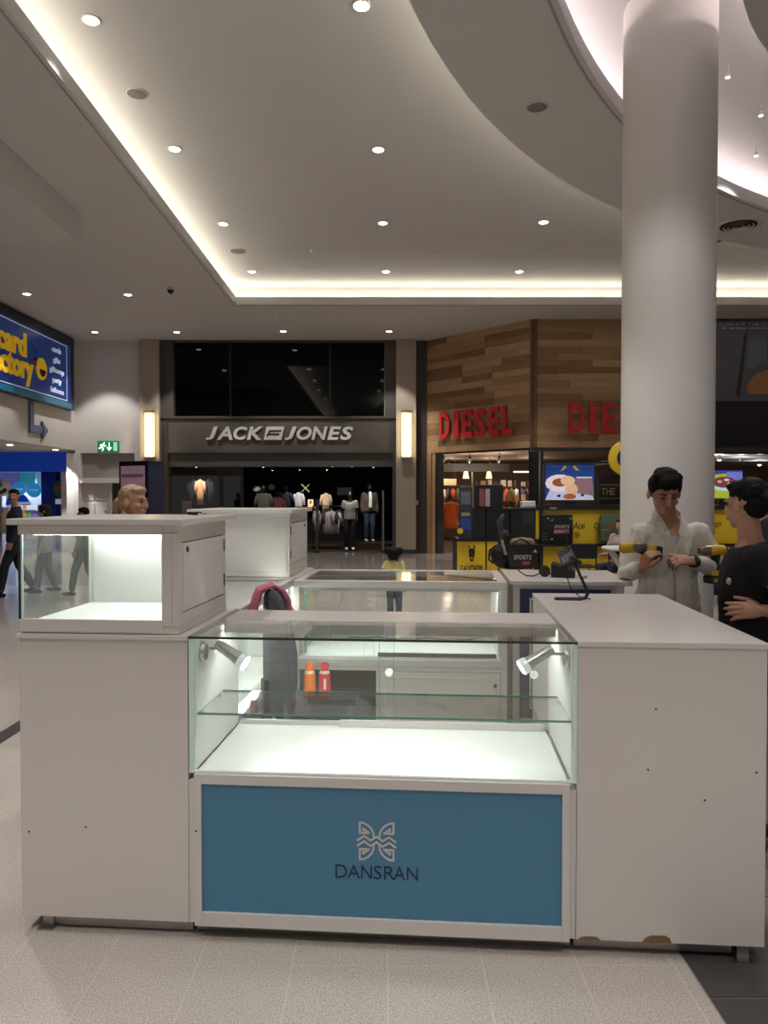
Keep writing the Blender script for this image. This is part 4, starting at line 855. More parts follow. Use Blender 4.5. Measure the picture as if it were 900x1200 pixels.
# ------------------------------------------------------------------ inside the wooden shop: warm brown room with racks
WSH = mat('warm_shop_wall', '5b4635', .8, var=.2); WSF = mat('warm_shop_floor', '6a4f38', .4)
ws = structure('warm_shop_shell', MB().box(.9, 1.1, 21.2, 29, 0, 2.9).box(.9, 15, 29, 29.2, 0, 2.9).box(1.1, 15, 21.05, 29, 2.85, 2.9).box(PB.x + .2, 15, YD + .06, 21.05, 2.85, 2.9).prism([(1.4, 21.05), (PB.x + .2, YD + .2), (PB.x + .2, 21.05)], 2.85, 2.9), WSH)
structure('warm_shop_floor', MB().box(1.1, 15, 21.1, 29, 0, .01), WSF, ws)
B_ = MB().box(1.4, 3.9, 23.4, 23.7, 2.35, 2.6).build('ceiling_beam', mat('dark_beam', '1d1714', .6), ws)
for k, (x, Y, l) in enumerate([(1.75, 22.2, 'by the wooden jamb'), (2.55, 22.4, 'over the clothes'), (3.4, 22.2, 'by the dark post'), (2.2, 25.5, 'deep at left'), (3.6, 25.5, 'deep in the middle'), (4.9, 25, 'deep at right')]):
    t = thing('track_spotlight', 'black track spotlight in the warm brown shop, ' + l, 'spotlight', (x, Y, 2.85), 0, 'track spotlights in the warm shop')
    MB().tube([(0, 0, 0), (0, 0, -.1)], .012, 6).build('stem', BLACK, t)
    q = MB(); q.T = Matrix.Translation((0, .02, -.16)) @ Matrix.Rotation(.6, 4, 'X'); q.lathe([(.05, -.1), (.05, .06)], n=10); q.build('head', BLACK, t); q = MB(); q.T = Matrix.Translation((0, .02, -.16)) @ Matrix.Rotation(.6, 4, 'X'); q.lathe([(.04, -.108), (.04, -.101)], n=10); q.build('lens', LAMP, t)
    pt(t, (0, .08, -.42), 42, (1, .80, .60))
for px, l in ((546, 'left'), (573, 'right')):
    p = at(px, 557, 23.2); t = thing('pendant_lamp', 'small cream shaded pendant lamp in the warm shop, %s of two' % l, 'lamp', (p.x, p.y, 2.85), 0, 'pendant lamps in the warm shop')
    MB().tube([(0, 0, 0), (0, 0, p.z - 2.85 + .1)], .006, 5).build('cord', BLACK, t); MB().lathe([(.06, .12), (.1, -.1)], (0, 0, p.z - 2.85), n=16, cap=False).build('lamp_shade', mat('lit_shade', 'e9cf9a', .6, emit=1.2, ecol='f0cf90'), t, smooth='auto')
GAR = ['d9682a', '8a5b3a', 'c9b49a', '3b3a42', 'a8452e', '5a6a4a', 'd8cfc4', '2f4a6a', '77503a', 'b98a5a']
CN = {'d9682a': 'orange', '8a5b3a': 'brown', 'c9b49a': 'sand', '3b3a42': 'charcoal', 'a8452e': 'rust', '5a6a4a': 'olive', 'd8cfc4': 'off-white', '2f4a6a': 'blue', '77503a': 'dark brown', 'b98a5a': 'tan', 'b3a6aa': 'pale striped', '3a3a42': 'charcoal', '8f8a88': 'grey', '2a2c34': 'near-black', '6d6a70': 'mid grey'}
_g = {}
def garment_mesh(c, w=.42, h=.62, th=.09):
    key = (c, w, h)
    if key not in _g:
        m = MB(); n = 12
        m.loft([[(a * cos(2 * pi * k / n), b_ * sin(2 * pi * k / n), z) for k in range(n)] for z, a, b_ in ((-h, w * .42, th * .5), (-h * .6, w * .42, th * .55), (-.16, w * .43, th * .6), (-.05, w * .36, th * .5), (0, w * .14, th * .4))])
        for s_ in (-1, 1): m.tube([(s_ * w * .32, 0, -.06), (s_ * w * .5, 0, -.2), (s_ * w * .58, -.01, -.42)], [.06, .06, .045], 8)
        _g[key] = m.mesh('garment', mat('cloth_' + c, c, .9, var=.12, scale=30), smooth=True)
    return _g[key]
def hanging(c, p, label, group, rz=0, w=.42, h=.62, cat='shirt', name='hanging_shirt'):
    t = thing(name, label, cat, p, rz, group); o = bpy.data.objects.new('garment', garment_mesh(c, w, h)); COL.objects.link(o); o.parent = t
    MB().tube([(-w * .3, 0, -.03), (0, 0, .02), (w * .3, 0, -.03)], .008, 5).tube([(0, 0, .02), (0, 0, .06), (.02, 0, .09), (0, 0, .11)], .004, 5).build('hanger', STEEL, t); return t
def rack(name, label, x, y, w, h, n, cols, group, rz=0):
    t = thing(name, label, 'rack', (x, y, 0), rz)
    for s_ in (-1, 1): MB().tube([(s_ * w / 2, 0, 0.02), (s_ * w / 2, 0, h)], .014, 8).parts('upright', BLACK, t); MB().tube([(s_ * w / 2, -.22, .015), (s_ * w / 2, .22, .015)], .014, 6).parts('rack_foot', BLACK, t)
    MB().tube([(-w / 2, 0, h), (w / 2, 0, h)], .012, 8).build('rail', BLACK, t)
    R_ = Matrix.Rotation(rz, 3, 'Z')
    for k in range(n):
        q = Vector((x, y, 0)) + R_ @ Vector((-w / 2 + w * (k + .5) / n, 0, h - .1)); c = cols[k % len(cols)]
        hanging(c, q, '%s garment, %s along the %s' % (CN.get(c, 'coloured'), ('first', 'second', 'third', 'fourth', 'fifth', 'sixth', 'seventh', 'eighth', 'ninth')[k], group), group, rz + pi / 2 + .25 * (k % 3 - 1))
p = at(525, 600, 21.9)
rack('clothes_rack', 'clothes rail with an orange jacket by the wooden jamb', p.x + .15, 21.9, 1.0, 1.5, 6, ['d8cfc4', 'd9682a', 'c9b49a', '3b3a42', '2f4a6a', 'd8cfc4'], 'rail by the wooden jamb')
hanging('d9682a', (p.x + .05, 21.55, 1.42), 'bright orange jacket facing out on the rail by the wooden jamb', None, 0, .5, .75, 'jacket', 'orange_jacket')
tt = thing('display_table', 'low dark table of folded clothes in the warm shop', 'table', (2.15, 23.0, 0)); MB().box(-.5, .5, -.3, .3, .68, .72).build('table_top', WDK, tt)
for sx_ in (-.45, .45):
    for sy_ in (-.25, .25): B(sx_ - .02, sx_ + .02, sy_ - .02, sy_ + .02, 0, .68).build('leg', BLACK, tt)
for k in range(6):
    o = MB().box(-.12, .12, -.16, .16, 0, .07).build('folded_garment', mat('cloth_' + GAR[k], GAR[k], .9, var=.12, scale=30), None, bevel=.02); o.location = (1.75 + .27 * (k % 3), 22.9 + .0, .72 + .07 * (k // 3)); tag(o, '%s folded garment, %s of the %s stack on the low table' % (CN[GAR[k]], ('bottom', 'top')[k // 3], ('left', 'middle', 'right')[k % 3]), 'clothes', 'folded clothes on the low table')
for (x, y, w, n, l) in ((2.4, 26.2, 1.6, 9, 'left rail at the back of the warm shop'), (4.2, 25.8, 1.6, 9, 'middle rail at the back of the warm shop')):
    rack('clothes_rack', 'long clothes rail, ' + l, x, y, w, 1.95, n, GAR, l)
PKN = ['cream', 'tan', 'brown', 'ivory', 'red', 'dark brown', 'ochre']
def wallshelf(x0, x1, y, zs, label, n, hmax):
    t = thing('wall_shelves', label, 'shelves', ((x0 + x1) / 2, y, 0))
    for z in zs: B(x0 - (x0 + x1) / 2, x1 - (x0 + x1) / 2, 0, .35, z - .03, z).build('shelf', WDK, t)
    MB().box(x0 - (x0 + x1) / 2 - .03, x0 - (x0 + x1) / 2, 0, .37, 0, max(zs) + .5).box(x1 - (x0 + x1) / 2, x1 - (x0 + x1) / 2 + .03, 0, .37, 0, max(zs) + .5).parts('side', WDK, t)
    ms = [MB().box(-.06, .06, -.1, .1, 0, 1).mesh('box_item', mat('item_' + c, c, .6)) for c in ('e8d6b8', 'c98a5a', '8a5b3a', 'f2e9da', 'b04a3a', '4a3a34', 'd9b070')]
    for z in zs:
        for k in range(n):
            mi = random.randrange(len(ms)); o = bpy.data.objects.new('shelf_box', ms[mi]); COL.objects.link(o); o.location = (x0 + (x1 - x0) * (k + .5) / n, y + .15, z + .0005); o.scale = (random.uniform(.7, 1.2), 1, random.uniform(.5, 1) * hmax); tag(o, 'small %s packet, %s from the left on the %s warm shelf' % (PKN[mi], ('first', 'second', 'third', 'fourth', 'fifth', 'sixth', 'seventh', 'eighth', 'ninth', 'tenth', 'eleventh')[k], {1.0: 'bottom', 1.45: 'middle', 1.9: 'top'}[z]), 'packet', 'packets on the warm shelves')
wallshelf(2.9, 5.3, 24.3, (1.0, 1.45, 1.9), 'lit wall shelves of small packets behind the food stand', 11, .3)
sg2 = at(527, 565, 22.6); t = thing('hanging_board', 'small cream hanging board near the wooden jamb inside the warm shop', 'sign', (sg2.x, sg2.y, sg2.z)); B(-.28, .2, -.02, .02, -.1, .1).build('board', mat('cream_board', 'b59d7c', .6), t); MB().tube([(-.2, 0, .1), (-.2, 0, 2.85 - sg2.z)], .006, 5).tube([(.15, 0, .1), (.15, 0, 2.85 - sg2.z)], .006, 5).build('wire', BLACK, t)
for px, Y, l in ((580, 20.2, 'left end'), (645, 18.75, 'middle'), (697, 18.75, 'right end')):
    downlight((px - 450) / S(Y), Y, 2.85 if px > 600 else 2.85, 'downlight in the soffit under the wooden fascia, ' + l, group='soffit downlights under the wooden fascia')
t = thing('linear_light', 'slim lit linear lamp hanging in the warm shop by the dark post', 'lamp', at(613, 553, 22.5)); MB().tube([(-.28, 0, 0), (.3, 0, 0)], .02, 8).build('lit_tube', mat('warm_tube', 'ffe6c0', .5, emit=4, ecol='ffe2b4', var=0), t)
for x in (-.2, .22): MB().tube([(x, 0, .02), (x, 0, 2.85 - at(613, 553, 22.5).z)], .005, 5).build('wire', BLACK, t)
# right hand dark shop front with the poster
pf = thing('dark_poster_front', 'black shop front panel at right with a large dark photo poster', 'shopfront', (8.0, YD - .05, 0))
def dx_(x): return (x - 450) / S(YD - .1)
def dz_(y): return EYE + (HY - y) / S(YD - .1)
B(7.55, 14, YD - .05, YD + .2, dz_(532), ZL - .01).build('black_fascia', mat('satin_black', '0c0b0b', .4), pf, world=True)
B(7.6, 14, YD - .1, YD - .05, dz_(470), dz_(376)).build('poster', mat('poster_dark', '585a63', .45, var=.5, scale=1.2), pf, world=True)
P2 = mat('poster_grey', '667078', .45, var=.25, scale=5); P3 = mat('poster_tan', 'a8713f', .45, var=.2); P4 = mat('poster_black', '101013', .45)
def flat(poly, m, name, o=0): 
    MB().prismxz([((x - 450) / S(YD - .1), dz_(y)) for x, y in poly], YD - .106 - o, YD - .1).build(name, m, pf, world=True)
flat([(861, 465), (870, 395), (874, 386), (866, 465)][::-1], P4, 'dark_fold'); flat([(874, 432), (876, 396), (896, 397), (897, 432)][::-1], P2, 'grey_cloth'); flat([(872, 463), (876, 440), (884, 428), (897, 425), (897, 463)][::-1], mat('poster_pebble', '55555c', .5, var=.8, scale=60), 'pebble_pattern', .001)
flat([(873, 456), (877, 446), (886, 438), (900, 433), (920, 433), (920, 462), (876, 462)][::-1], P3, 'tan_shoe', .003)
TW = mat('poster_text', 'c4c4c6', .5)
for txt, x0, x1, y0, y1 in (('CELEBRATE', 837, 871, 383, 379), ('THE', 875, 887, 383, 379), ('ICON', 890, 906, 383, 379)):
    word_parts(txt, spread(txt, dx_(x0), dx_(x1), .55), dz_(y0), dz_(y1), .004, TW, pf, T=Matrix.Translation(-pf.location), y=YD - .1)
for k in range(7): B(dx_(844 + 8 * k), dx_(850 + 8 * k), YD - .104, YD - .1, dz_(386.2), dz_(385)).build('small_print', TW, pf, world=True)
GC = mat('grey_shop_ceiling', '7d7672', .8)
structure('grey_shop_soffit', B(7.5, 14, YD + .26, 27, 2.66, 2.80), GC)
for px, py, l in ((834.5, 535.5, 'leftmost'), (843, 534, 'second'), (868, 539, 'third'), (890, 547, 'rightmost')):
    p = at(px, py, 19.5 + (py - 534) * .25)
    t = thing('shop_ceiling_light', 'bright small ceiling light right of the column, %s one' % l, 'downlight', (p.x, p.y, 2.66), 0, 'ceiling lights in the grey shop')
    MB().lathe([(.05, 0), (.06, -.12), (.05, -.14)], n=12).build('housing', STEEL, t); MB().lathe([(.05, -.141), (.01, -.15)], n=12).build('lens', LAMP, t); pt(t, (0, 0, -.25), 26)
# ------------------------------------------------------------------ yellow and black food stand
YG = 12.8
def gx(x): return (x - 450) / S(YG)
def gz(y): return EYE + (HY - y) / S(YG)
GY = mat('food_yellow', 'd6b322', .5, var=.04); GB = mat('stand_black', '121213', .45, var=.15); MESHM = mat('perforated_black', '26282a', .4, .4, var=.6, scale=220)
gs = thing('food_stand', 'black and yellow food stand with low cupboards and black posts', 'stand', (gx(630), YG, 0))
def gp(name, x0, x1, y0, y1, m, d0=0.0, d1=.04, zz=None, bevel=0, parent=None):
    z0, z1 = zz if zz else (gz(y1), gz(y0)); return B(gx(x0), gx(x1), YG + d0, YG + d1, z0, z1).build(name, m, parent or gs, world=(parent is None), bevel=bevel)
# children below are built in world space
gp('yellow_door', 536, 569, 634, 0, GY, 0, .03, (.08, gz(634))); gp('yellow_door', 571, 626, 634, 0, GY, 0, .03, (.08, gz(634)))
gp('carcass', 535, 632, 0, 0, GB, .03, .7, (0.0, gz(633))); gp('counter_ledge', 535, 632, 631.5, 634.5, GB, -.02, .7)
gp('black_panel', 556, 569, 597, 632, GB, .0, .5); gp('black_panel', 570, 597, 597, 632, GB, 0, .5)
pm = gp('perforated_panel', 598.5, 627, 597.5, 632, MESHM, .0, .5); gp('yellow_strip', 628, 632, 597, 633, GY, .0, .5); gp('top_ledge', 556, 632, 595.5, 597.5, GB, -.02, .55)
for i in range(9):
    for j in range(7):
        q = MB(); c_ = (gx(612.5 + i * 1.55), YG - .001, gz(600 + j * 2.2)); q.cbox(c_, (.012, .003, .012)); q.build('perforation', mat('perforation_grey', '55585a', .5), gs, world=True)
gp('black_post', 632.5, 636, 0, 0, GB, -.05, .1, (0, gz(528)))
gp('header_beam', 622, 985, 524.5, 529, GB, -.03, .1); gp('window_rail', 636, 985, 541, 543, GB, 0, .05)
gp('yellow_panel', 636, 985, 597, 637, GY, .0, .04); gp('black_ledge', 632, 985, 592, 597.5, GB, -.06, .3); gp('black_ledge', 632, 985, 637, 640, GB, -.10, .3)
gp('yellow_base', 636, 985, 0, 0, GY, .02, .06, (.08, gz(640))); gp('base_rail', 632, 985, 0, 0, GB, 0, .5, (0, .08))
gp('black_post', 829, 833, 0, 0, GB, -.03, .1, (0, gz(524))); gp('black_post', 981, 985, 0, 0, GB, -.03, .1, (0, gz(524)))
# bull emblem and lettering on the left yellow door
BK = mat('print_black', '15130c', .6)
em = MB(); ex, ez = gx(553), gz(650)
em.prismxz([(ex + a * .0147, ez + b_ * .0147) for a, b_ in ((-1.7, -6), (1.7, -6), (3.2, -1), (3.6, 4), (2.6, 7), (-2.6, 7), (-3.6, 4), (-3.2, -1))], YG - .006, YG).ribbon([(ex - .035, ez + .1), (ex - .045, ez + .15)], .018, YG - .006, YG).ribbon([(ex + .035, ez + .1), (ex + .045, ez + .15)], .018, YG - .006, YG); em.build('bull_emblem', BK, gs, world=True)
MB().prismxz([(ex - .02, ez - .115), (ex + .02, ez - .115), (ex + .03, ez - .085), (ex - .03, ez - .085)], YG - .006, YG).build('emblem_muzzle', BK, gs, world=True)
MB().ell((ex, YG - .004, ez - .06), (.016, .004, .022), 10, 6).build('emblem_mark', GY, gs, world=True)
word_parts("GAUCHO's", spread("GAUCHO's", gx(539.5), gx(565.5), .18, .02), gz(670.5), gz(662.5), .006, BK, gs, .02, T=Matrix.Translation(-gs.location), y=YG)
def gtext(txt, x0, x1, y0, y1, m, name='lettering', y=YG, shear=.2, bold=.0): letter_mb(txt, gx(x0), gx(x1), gz(y1), gz(y0), .006, bold, shear, Matrix.Translation(-gs.location), y).build(name, m, gs)
gtext('A\u00e7a\u00ed', 672, 686, 612, 621.5, BK); gtext('Grill', 696.5, 713, 612.5, 620, BK) if False else gtext('C', 696.5, 701, 612.5, 619.5, BK)
gtext('ings', 832, 846, 610, 618, mat('print_red', '8f2a1c', .6))
for k in range(3): gp('small_print', 673, 679 + k % 2, 624 + 2.4 * k, 625.2 + 2.4 * k, mat('print_brown', '6a5410', .6), -.004, 0)
# television screens
def tv(x0, x1, y0, y1, label, art, Y=None):
    t = thing('menu_screen', label, 'television', ((gx(x0) + gx(x1)) / 2, YG + .12, gz(y1))); w = gx(x1) - gx(x0); h = gz(y0) - gz(y1)
    B(-w / 2 - .02, w / 2 + .02, 0, .06, -.02, h + .02).build('casing', GB, t, bevel=.005)
    for name, c, poly, k, e in art:
        MB().prismxz([(-w / 2 + a * w, b_ * h) for a, b_ in poly], -.002 - .0015 * k, 0).build(name, mat('screen_' + c, c, .3, emit=e, ecol=c, var=.35, scale=14), t)
    MB().box(-.1, .1, .0, .08, gz(592) - gz(y1), -.02).build('stand', GB, t); return t
def cir(cx_, cy_, rx, ry, n=14): return [(cx_ + rx * cos(2 * pi * i / n), cy_ + ry * sin(2 * pi * i / n)) for i in range(n)]
R4 = lambda a, b_, c, d: [(a, c), (b_, c), (b_, d), (a, d)]
tv(640.5, 698.5, 544.5, 586, 'wide screen showing a wrapped flatbread on a blue background', [('blue_background', '1c3f86', R4(0, 1, 0, 1), 0, .45), ('light_paper', 'b9bdd8', [(0, .0), (1, .0), (.9, .38), (.1, .3)], 1, .55), ('paper_blur', '8a6a72', [(.62, .2), (1, .12), (.96, .6), (.62, .66)], 2, .4),
    ('white_wrap', 'd9c6cc', cir(.3, .48, .30, .25), 3, .6), ('brown_filling', '8a5236', cir(.3, .5, .16, .12), 4, .5), ('flatbread', 'd4b08c', cir(.46, .55, .15, .14), 5, .55), ('flatbread', 'cfa888', cir(.54, .3, .13, .18), 5, .55), ('brown_filling', '9a5a38', cir(.5, .1, .13, .08), 6, .5),
    ('orange_mark', 'c98a3a', [(.3, .82), (.4, .98), (.44, .94), (.36, .84)], 2, .5), ('orange_mark', 'c98a3a', [(.56, .94), (.6, .98), (.7, .84), (.62, .84)], 2, .5), ('dark_dot', '22264a', cir(.28, .12, .035, .04), 6, .2), ('dark_dot', '22264a', cir(.76, .14, .035, .04), 6, .2), ('white_strip', 'c9c4d4', R4(.64, .95, .62, .66), 4, .5)])
tv(832, 873.5, 551, 584, 'screen right of the column showing a berry bowl on yellow and violet', [('violet_background', '4a3fa8', R4(0, 1, 0, 1), 0, .45), ('lime_field', 'a8b428', [(0, .0), (.62, .0), (.62, .9), (0, .82)], 1, .5), ('blue_field', '6f7fd0', R4(.55, 1, .45, .95), 2, .45), ('violet_mark', '4a2f9a', R4(0, .14, .1, .5), 3, .4), ('white_bowl', 'b9d8d8', cir(.48, .48, .38, .22), 4, .5), ('berries', '7a3a44', cir(.48, .58, .34, .2), 5, .45),
    ('oat', 'c9a890', cir(.35, .6, .07, .05), 6, .5), ('oat', 'd8c0b0', cir(.55, .66, .08, .05), 6, .5), ('oat', 'c9a890', cir(.62, .53, .06, .05), 6, .5), ('dark_bull', '201c18', cir(.1, .75, .06, .1), 4, .1)])
t = thing('menu_board', 'black menu board with gold lettering beside the wrap screen', 'menu board', (gx(715), YG + .1, gz(591))); B(-.17, .30, 0, .04, 0, .50).build('board', BLACK, t); MB().box(-.15, .28, -.004, 0, .10, .108).box(-.15, .28, -.004, 0, .33, .338).build('gold_rule', mat('gold_print', 'a89468', .5), t)
word_parts('THE', [(-.12, -.05), (-.035, .035), (.05, .115)], .16, .28, .005, mat('gold_print', 'a89468', .5), t, .01, y=0.0)
t = thing('bottle_row_board', 'grey small print along the foot of the black menu area', 'sign', (gx(650), YG - .06, gz(595.5))); B(-.1, .02, -.006, 0, -.015, .015).build('print_strip', mat('print_pale', '8d8f92', .5), t)
p = at(733.5, 537, YG - .35); t = thing('round_sign', 'round yellow and navy projecting sign beside the column', 'sign', p)
q = MB(); q.T = Matrix.Rotation(pi / 2, 4, 'X'); q.lathe([(.27, -.03), (.29, -.02), (.29, .02), (.27, .03)], n=36); q.build('yellow_disc', GY, t, smooth='auto'); q = MB(); q.T = Matrix.Translation((0, -.031, 0)) @ Matrix.Rotation(pi / 2, 4, 'X'); q.lathe([(.16, -.004), (.16, .004)], n=30); q.build('navy_centre', mat('navy_centre', '22264a', .5), t)
MB().tube([(0, .03, .1), (0, .38, .16)], .015, 6).build('bracket', BLACK, t)
# ordering terminal, boxes and gadgets on the stand
p = (gx(545), YG - .15, gz(632)); t = thing('ordering_terminal', 'tall black self ordering terminal with a blue label on the stand', 'terminal', (p[0], p[1], p[2]))
h_ = gz(569) - gz(632); q = MB(); q.T = Matrix.Rotation(radians(-5), 4, 'X'); q.box(-.11, .11, 0, .09, .0, h_); q.build('casing', mat('terminal_grey', '2c2e33', .4), t, bevel=.03); 
q = MB(); q.T = Matrix.Rotation(radians(-5), 4, 'X'); q.box(-.085, .085, -.004, 0, h_ - .32, h_ - .10); q.build('screen', mat('dull_screen', '565b63', .2, emit=.05), t)
q = MB(); q.T = Matrix.Rotation(radians(-5), 4, 'X'); q.box(-.09, .09, -.004, 0, .16, .36); q.build('blue_label', mat('label_blue', '1d3a7a', .5, emit=.08), t); q = MB(); q.T = Matrix.Rotation(radians(-5), 4, 'X'); q.box(-.07, .07, -.005, 0, .4, .46); q.build('pale_mark', mat('label_tan', '8a8466', .5), t)
MB().box(-.12, .12, -.04, .13, 0, .03).build('base', GB, t)
q = MB(); q.T = Matrix.Translation((-.10, -.02, .15)) @ Matrix.Rotation(pi / 2, 4, 'X'); q.lathe([(.05, -.006), (.05, .006)], n=16); q.build('yellow_tag', GY, t)
t = thing('black_box', 'black box with two small red and grey posters on the stand', 'box', (gx(574), YG + .2, gz(595.5))); B(-.23, .24, -.14, .2, 0, gz(568) - gz(595.5)).build('casing', BLACK, t, bevel=.01)
for k, c in ((0, '8a4a48'), (1, 'a89a9c')): B(-.17 + .1 * k, -.09 + .1 * k, -.145, -.14, .03, .33).build('small_poster', mat('small_poster_' + c, c, .5, var=.4, scale=14), t)
t = thing('white_device', 'white box shaped device on top of the perforated panel', 'device', (gx(620.5), YG + .15, gz(595.5))); B(-.115, .115, -.1, .1, 0, .12).build('casing', mat('pale_device', 'd3d6dc', .5), t, bevel=.012); B(-.09, .09, -.104, -.1, .02, .03).build('slot', DARK, t)
def bag_black(x0, x1, y0, y1, label):
    t = thing('shopping_bag', label, 'bag', (gx((x0 + x1) / 2), YG - .02, gz(y1))); w = gx(x1) - gx(x0); h = gz(y0) - gz(y1)
    q = MB(); q.loft([[(a * w * k, b_ * d, z) for a, b_ in ((-.5, -1), (.5, -1), (.5, 1), (-.5, 1))] for z, k, d in ((0, .97, .06), (h * .5, 1, .075), (h * .95, .99, .05), (h, .98, .045))]); return t, w, h, q
# things on the ledge in front of the yellow panel
t = thing('shopping_bag', 'black flat shopping bag with white and red lettering on the stand ledge', 'bag', (gx(652), YG - .03, gz(637))); w, h = .54, .50
q = MB(); q.loft([[(a * w * k, b_ * d, z) for a, b_ in ((-.5, -1), (.5, -1), (.5, 1), (-.5, 1))] for z, k, d in ((0, .98, .045), (h * .5, 1, .055), (h, .97, .03))]); q.T = None
bgm = q.build('bag_body', mat('bag_black', '101012', .4, var=.3, scale=10), t, bevel=.01)
BW = mat('bag_white', 'a8a6a6', .5); BR = mat('bag_red', '9c2f3a', .5)
B(-.065, .20, -.060, -.050, .175, .245).build('red_band', BR, bgm); word_parts('SPORTS', spread('SPORTS', -.05, .2, .15, .03), .262, .32, .006, BW, bgm, .03, .15, y=-.052); word_parts('DIRECT', spread('DIRECT', -.05, .19, .15, .03), .185, .236, .004, BW, bgm, .03, .15, y=-.06)
for (a, b_) in ((-.19, .42), (-.12, .39), (.2, .42), (-.12, .07)): MB().prismxz([(a, b_), (a + .05, b_), (a + .035, b_ + .03), (a + .02, b_ + .015)], -.062, -.048).build('small_mark', BW, bgm)
for k in range(3): B(-.25, -.16, -.056, -.046, .06 + .05 * k, .08 + .05 * k).build('pale_print', mat('bag_grey', '4a4a4e', .5), bgm)
t = thing('shopping_bag', 'grey green shopping bag with a red print on the stand ledge', 'bag', (gx(714), YG - .10, gz(634))); w, h = .40, .46
q = MB(); q.loft([[(a * w * k, b_ * d, z) for a, b_ in ((-.5, -1), (.5, -1), (.5, 1), (-.5, 1))] for z, k, d in ((0, .98, .06), (h * .6, 1, .06), (h, .9, .03))]); bgm = q.build('bag_body', mat('bag_green', '4f5f4c', .6, var=.1), t, bevel=.012)
MB().prismxz([(-.02 + .06 * cos(a) * (1 + .3 * sin(3 * a)), .24 + .055 * sin(a)) for a in [2 * pi * i / 12 for i in range(12)]], -.068, -.056).build('red_print', mat('bag_print', '8a4a3c', .6), bgm); B(-.16, -.05, -.068, -.056, .19, .205).build('white_print', BW, bgm)
# black chairs, bags on a chair
def chair(x, y, rz, label):
    t = thing('black_chair', label, 'chair', (x, y, 0), rz, 'black chairs at the food stand')
    B(-.21, .21, -.2, .2, .45, .48).build('seat', BLACK, t, bevel=.015); B(-.21, .21, .18, .21, .6, .84).build('backrest', BLACK, t, bevel=.012)
    for sx_ in (-.19, .19):
        MB().tube([(sx_, .19, .84), (sx_, .2, .5), (sx_, .22, 0)], .012, 8).build('leg', BLACK, t); MB().tube([(sx_, -.18, .45), (sx_, -.2, 0)], .012, 8).build('leg', BLACK, t)
    return t
chair((681 - 450) / S(12.1), 12.1, pi, 'black chair with plain backrest before the yellow panel, left of the round table'); chair((724 - 450) / S(12.0), 12.0, pi, 'black chair half hidden behind the column at the round table')
ck = chair((604 - 450) / S(11.9), 11.9, .3, 'black chair holding the rucksack and the tote bag')
YT = 11.75
t = thing('tote_bag', 'black tote bag with white lettering, stuffed with pale cloth, on a chair', 'bag', ((612 - 450) / S(YT), YT, .482))
q = MB(); q.loft([[(a * w_, b_ * .13 * k, z) for a, b_ in ((-.5, -.6), (-.3, -1), (.3, -1), (.5, -.6), (.5, .6), (.3, 1), (-.3, 1), (-.5, .6))] for z, w_, k in ((0, .40, .8), (.12, .46, 1), (.30, .54, 1), (.36, .56, .9))]); tb = q.build('bag_body', mat('bag_black', '101012', .4), t, smooth='auto')
MB().tube([(-.18, -.12, .30), (-.15, -.14, .40), (-.05, -.14, .45), (.06, -.14, .40), (.1, -.13, .30)], .014, 8).build('handle', BLACK, tb); word_parts('SPORTS', spread('SPORTS', -.15, .12, .15, .03), .13, .20, .006, BW, tb, .03, .15, y=-.128); MB().prismxz([(.15, .24), (.21, .24), (.18, .29)], -.132, -.12).build('small_mark', BW, tb); B(-.02, .1, -.134, -.126, .05, .1).build('red_band', BR, tb)
q = MB(); q.ell((.0, 0, .37), (.22, .1, .10), 14, 8); q.ell((.08, -.02, .41), (.12, .08, .05), 12, 6); remesh(q, 'stuffed_cloth', mat('khaki_cloth', '6e684f', .9, var=.3, scale=20), tb, .02, 2, .012, 12)
t = thing('rucksack', 'black rucksack with loop strap slumped beside the tote bag', 'bag', ((587 - 450) / S(11.9), 11.85, .482))
q = MB(); q.ell((.02, 0, .18), (.19, .13, .2), 14, 10); q.ell((.05, 0, .40), (.1, .09, .2), 12, 8); remesh(q, 'pack_body', mat('pack_black', '101113', .7, var=.3, scale=20), t, .02, 2, .015, 10); MB().tube([(-.1, -.08, .34), (-.2, -.1, .26), (-.21, -.1, .12), (-.14, -.1, .06)], .016, 8).build('strap', BLACK, t, smooth=True)
t = thing('hanging_glove', 'grey and white cloth draped over the rucksack top', 'cloth', ((588 - 450) / S(11.7), 11.68, .98)); q = MB(); q.tube([(.02, 0, .34), (-.03, 0, .22), (-.02, 0, .05), (0, 0, -.08)], [.05, .09, .075, .06], 12, flat=.5); remesh(q, 'grey_cloth', mat('grey_cloth', '3c3c3e', .9), t, .016, 2, .012, 15); q = MB(); q.tube([(-.01, -.03, -.06), (.03, -.04, -.2), (.06, -.04, -.3)], [.045, .05, .04], 10, flat=.5); remesh(q, 'white_end', mat('pale_cloth', '8f8f92', .9), t, .014, 2, .01, 15)
def rtable(x, y, r, label):
    t = thing('round_table', label, 'table', (x, y, 0), 0, 'white round tables by the food stand')
    MB().lathe([(r * .9, .785), (r, .80), (r, .82), (r * .98, .83), (.01, .83)], n=32).build('table_top', WHITE2, t, smooth='auto')
    for k in range(3):
        a = 2 * pi * k / 3 + 2.6; MB().tube([(r * .75 * cos(a), r * .75 * sin(a), .79), (r * .35 * cos(a), r * .35 * sin(a), .5), (r * .3 * cos(a), r * .3 * sin(a), .3), (r * .55 * cos(a), r * .55 * sin(a), 0.01)], [.05, .045, .04, .04], 10).build('leg', WHITE2, t, smooth=True)
rtable((742 - 450) / S(11.3), 11.3, .46, 'white round table with curved legs left of the man in beige'); rtable((832 - 450) / S(11.0), 11.0, .28, 'small white round table between the man in beige and the woman in black')
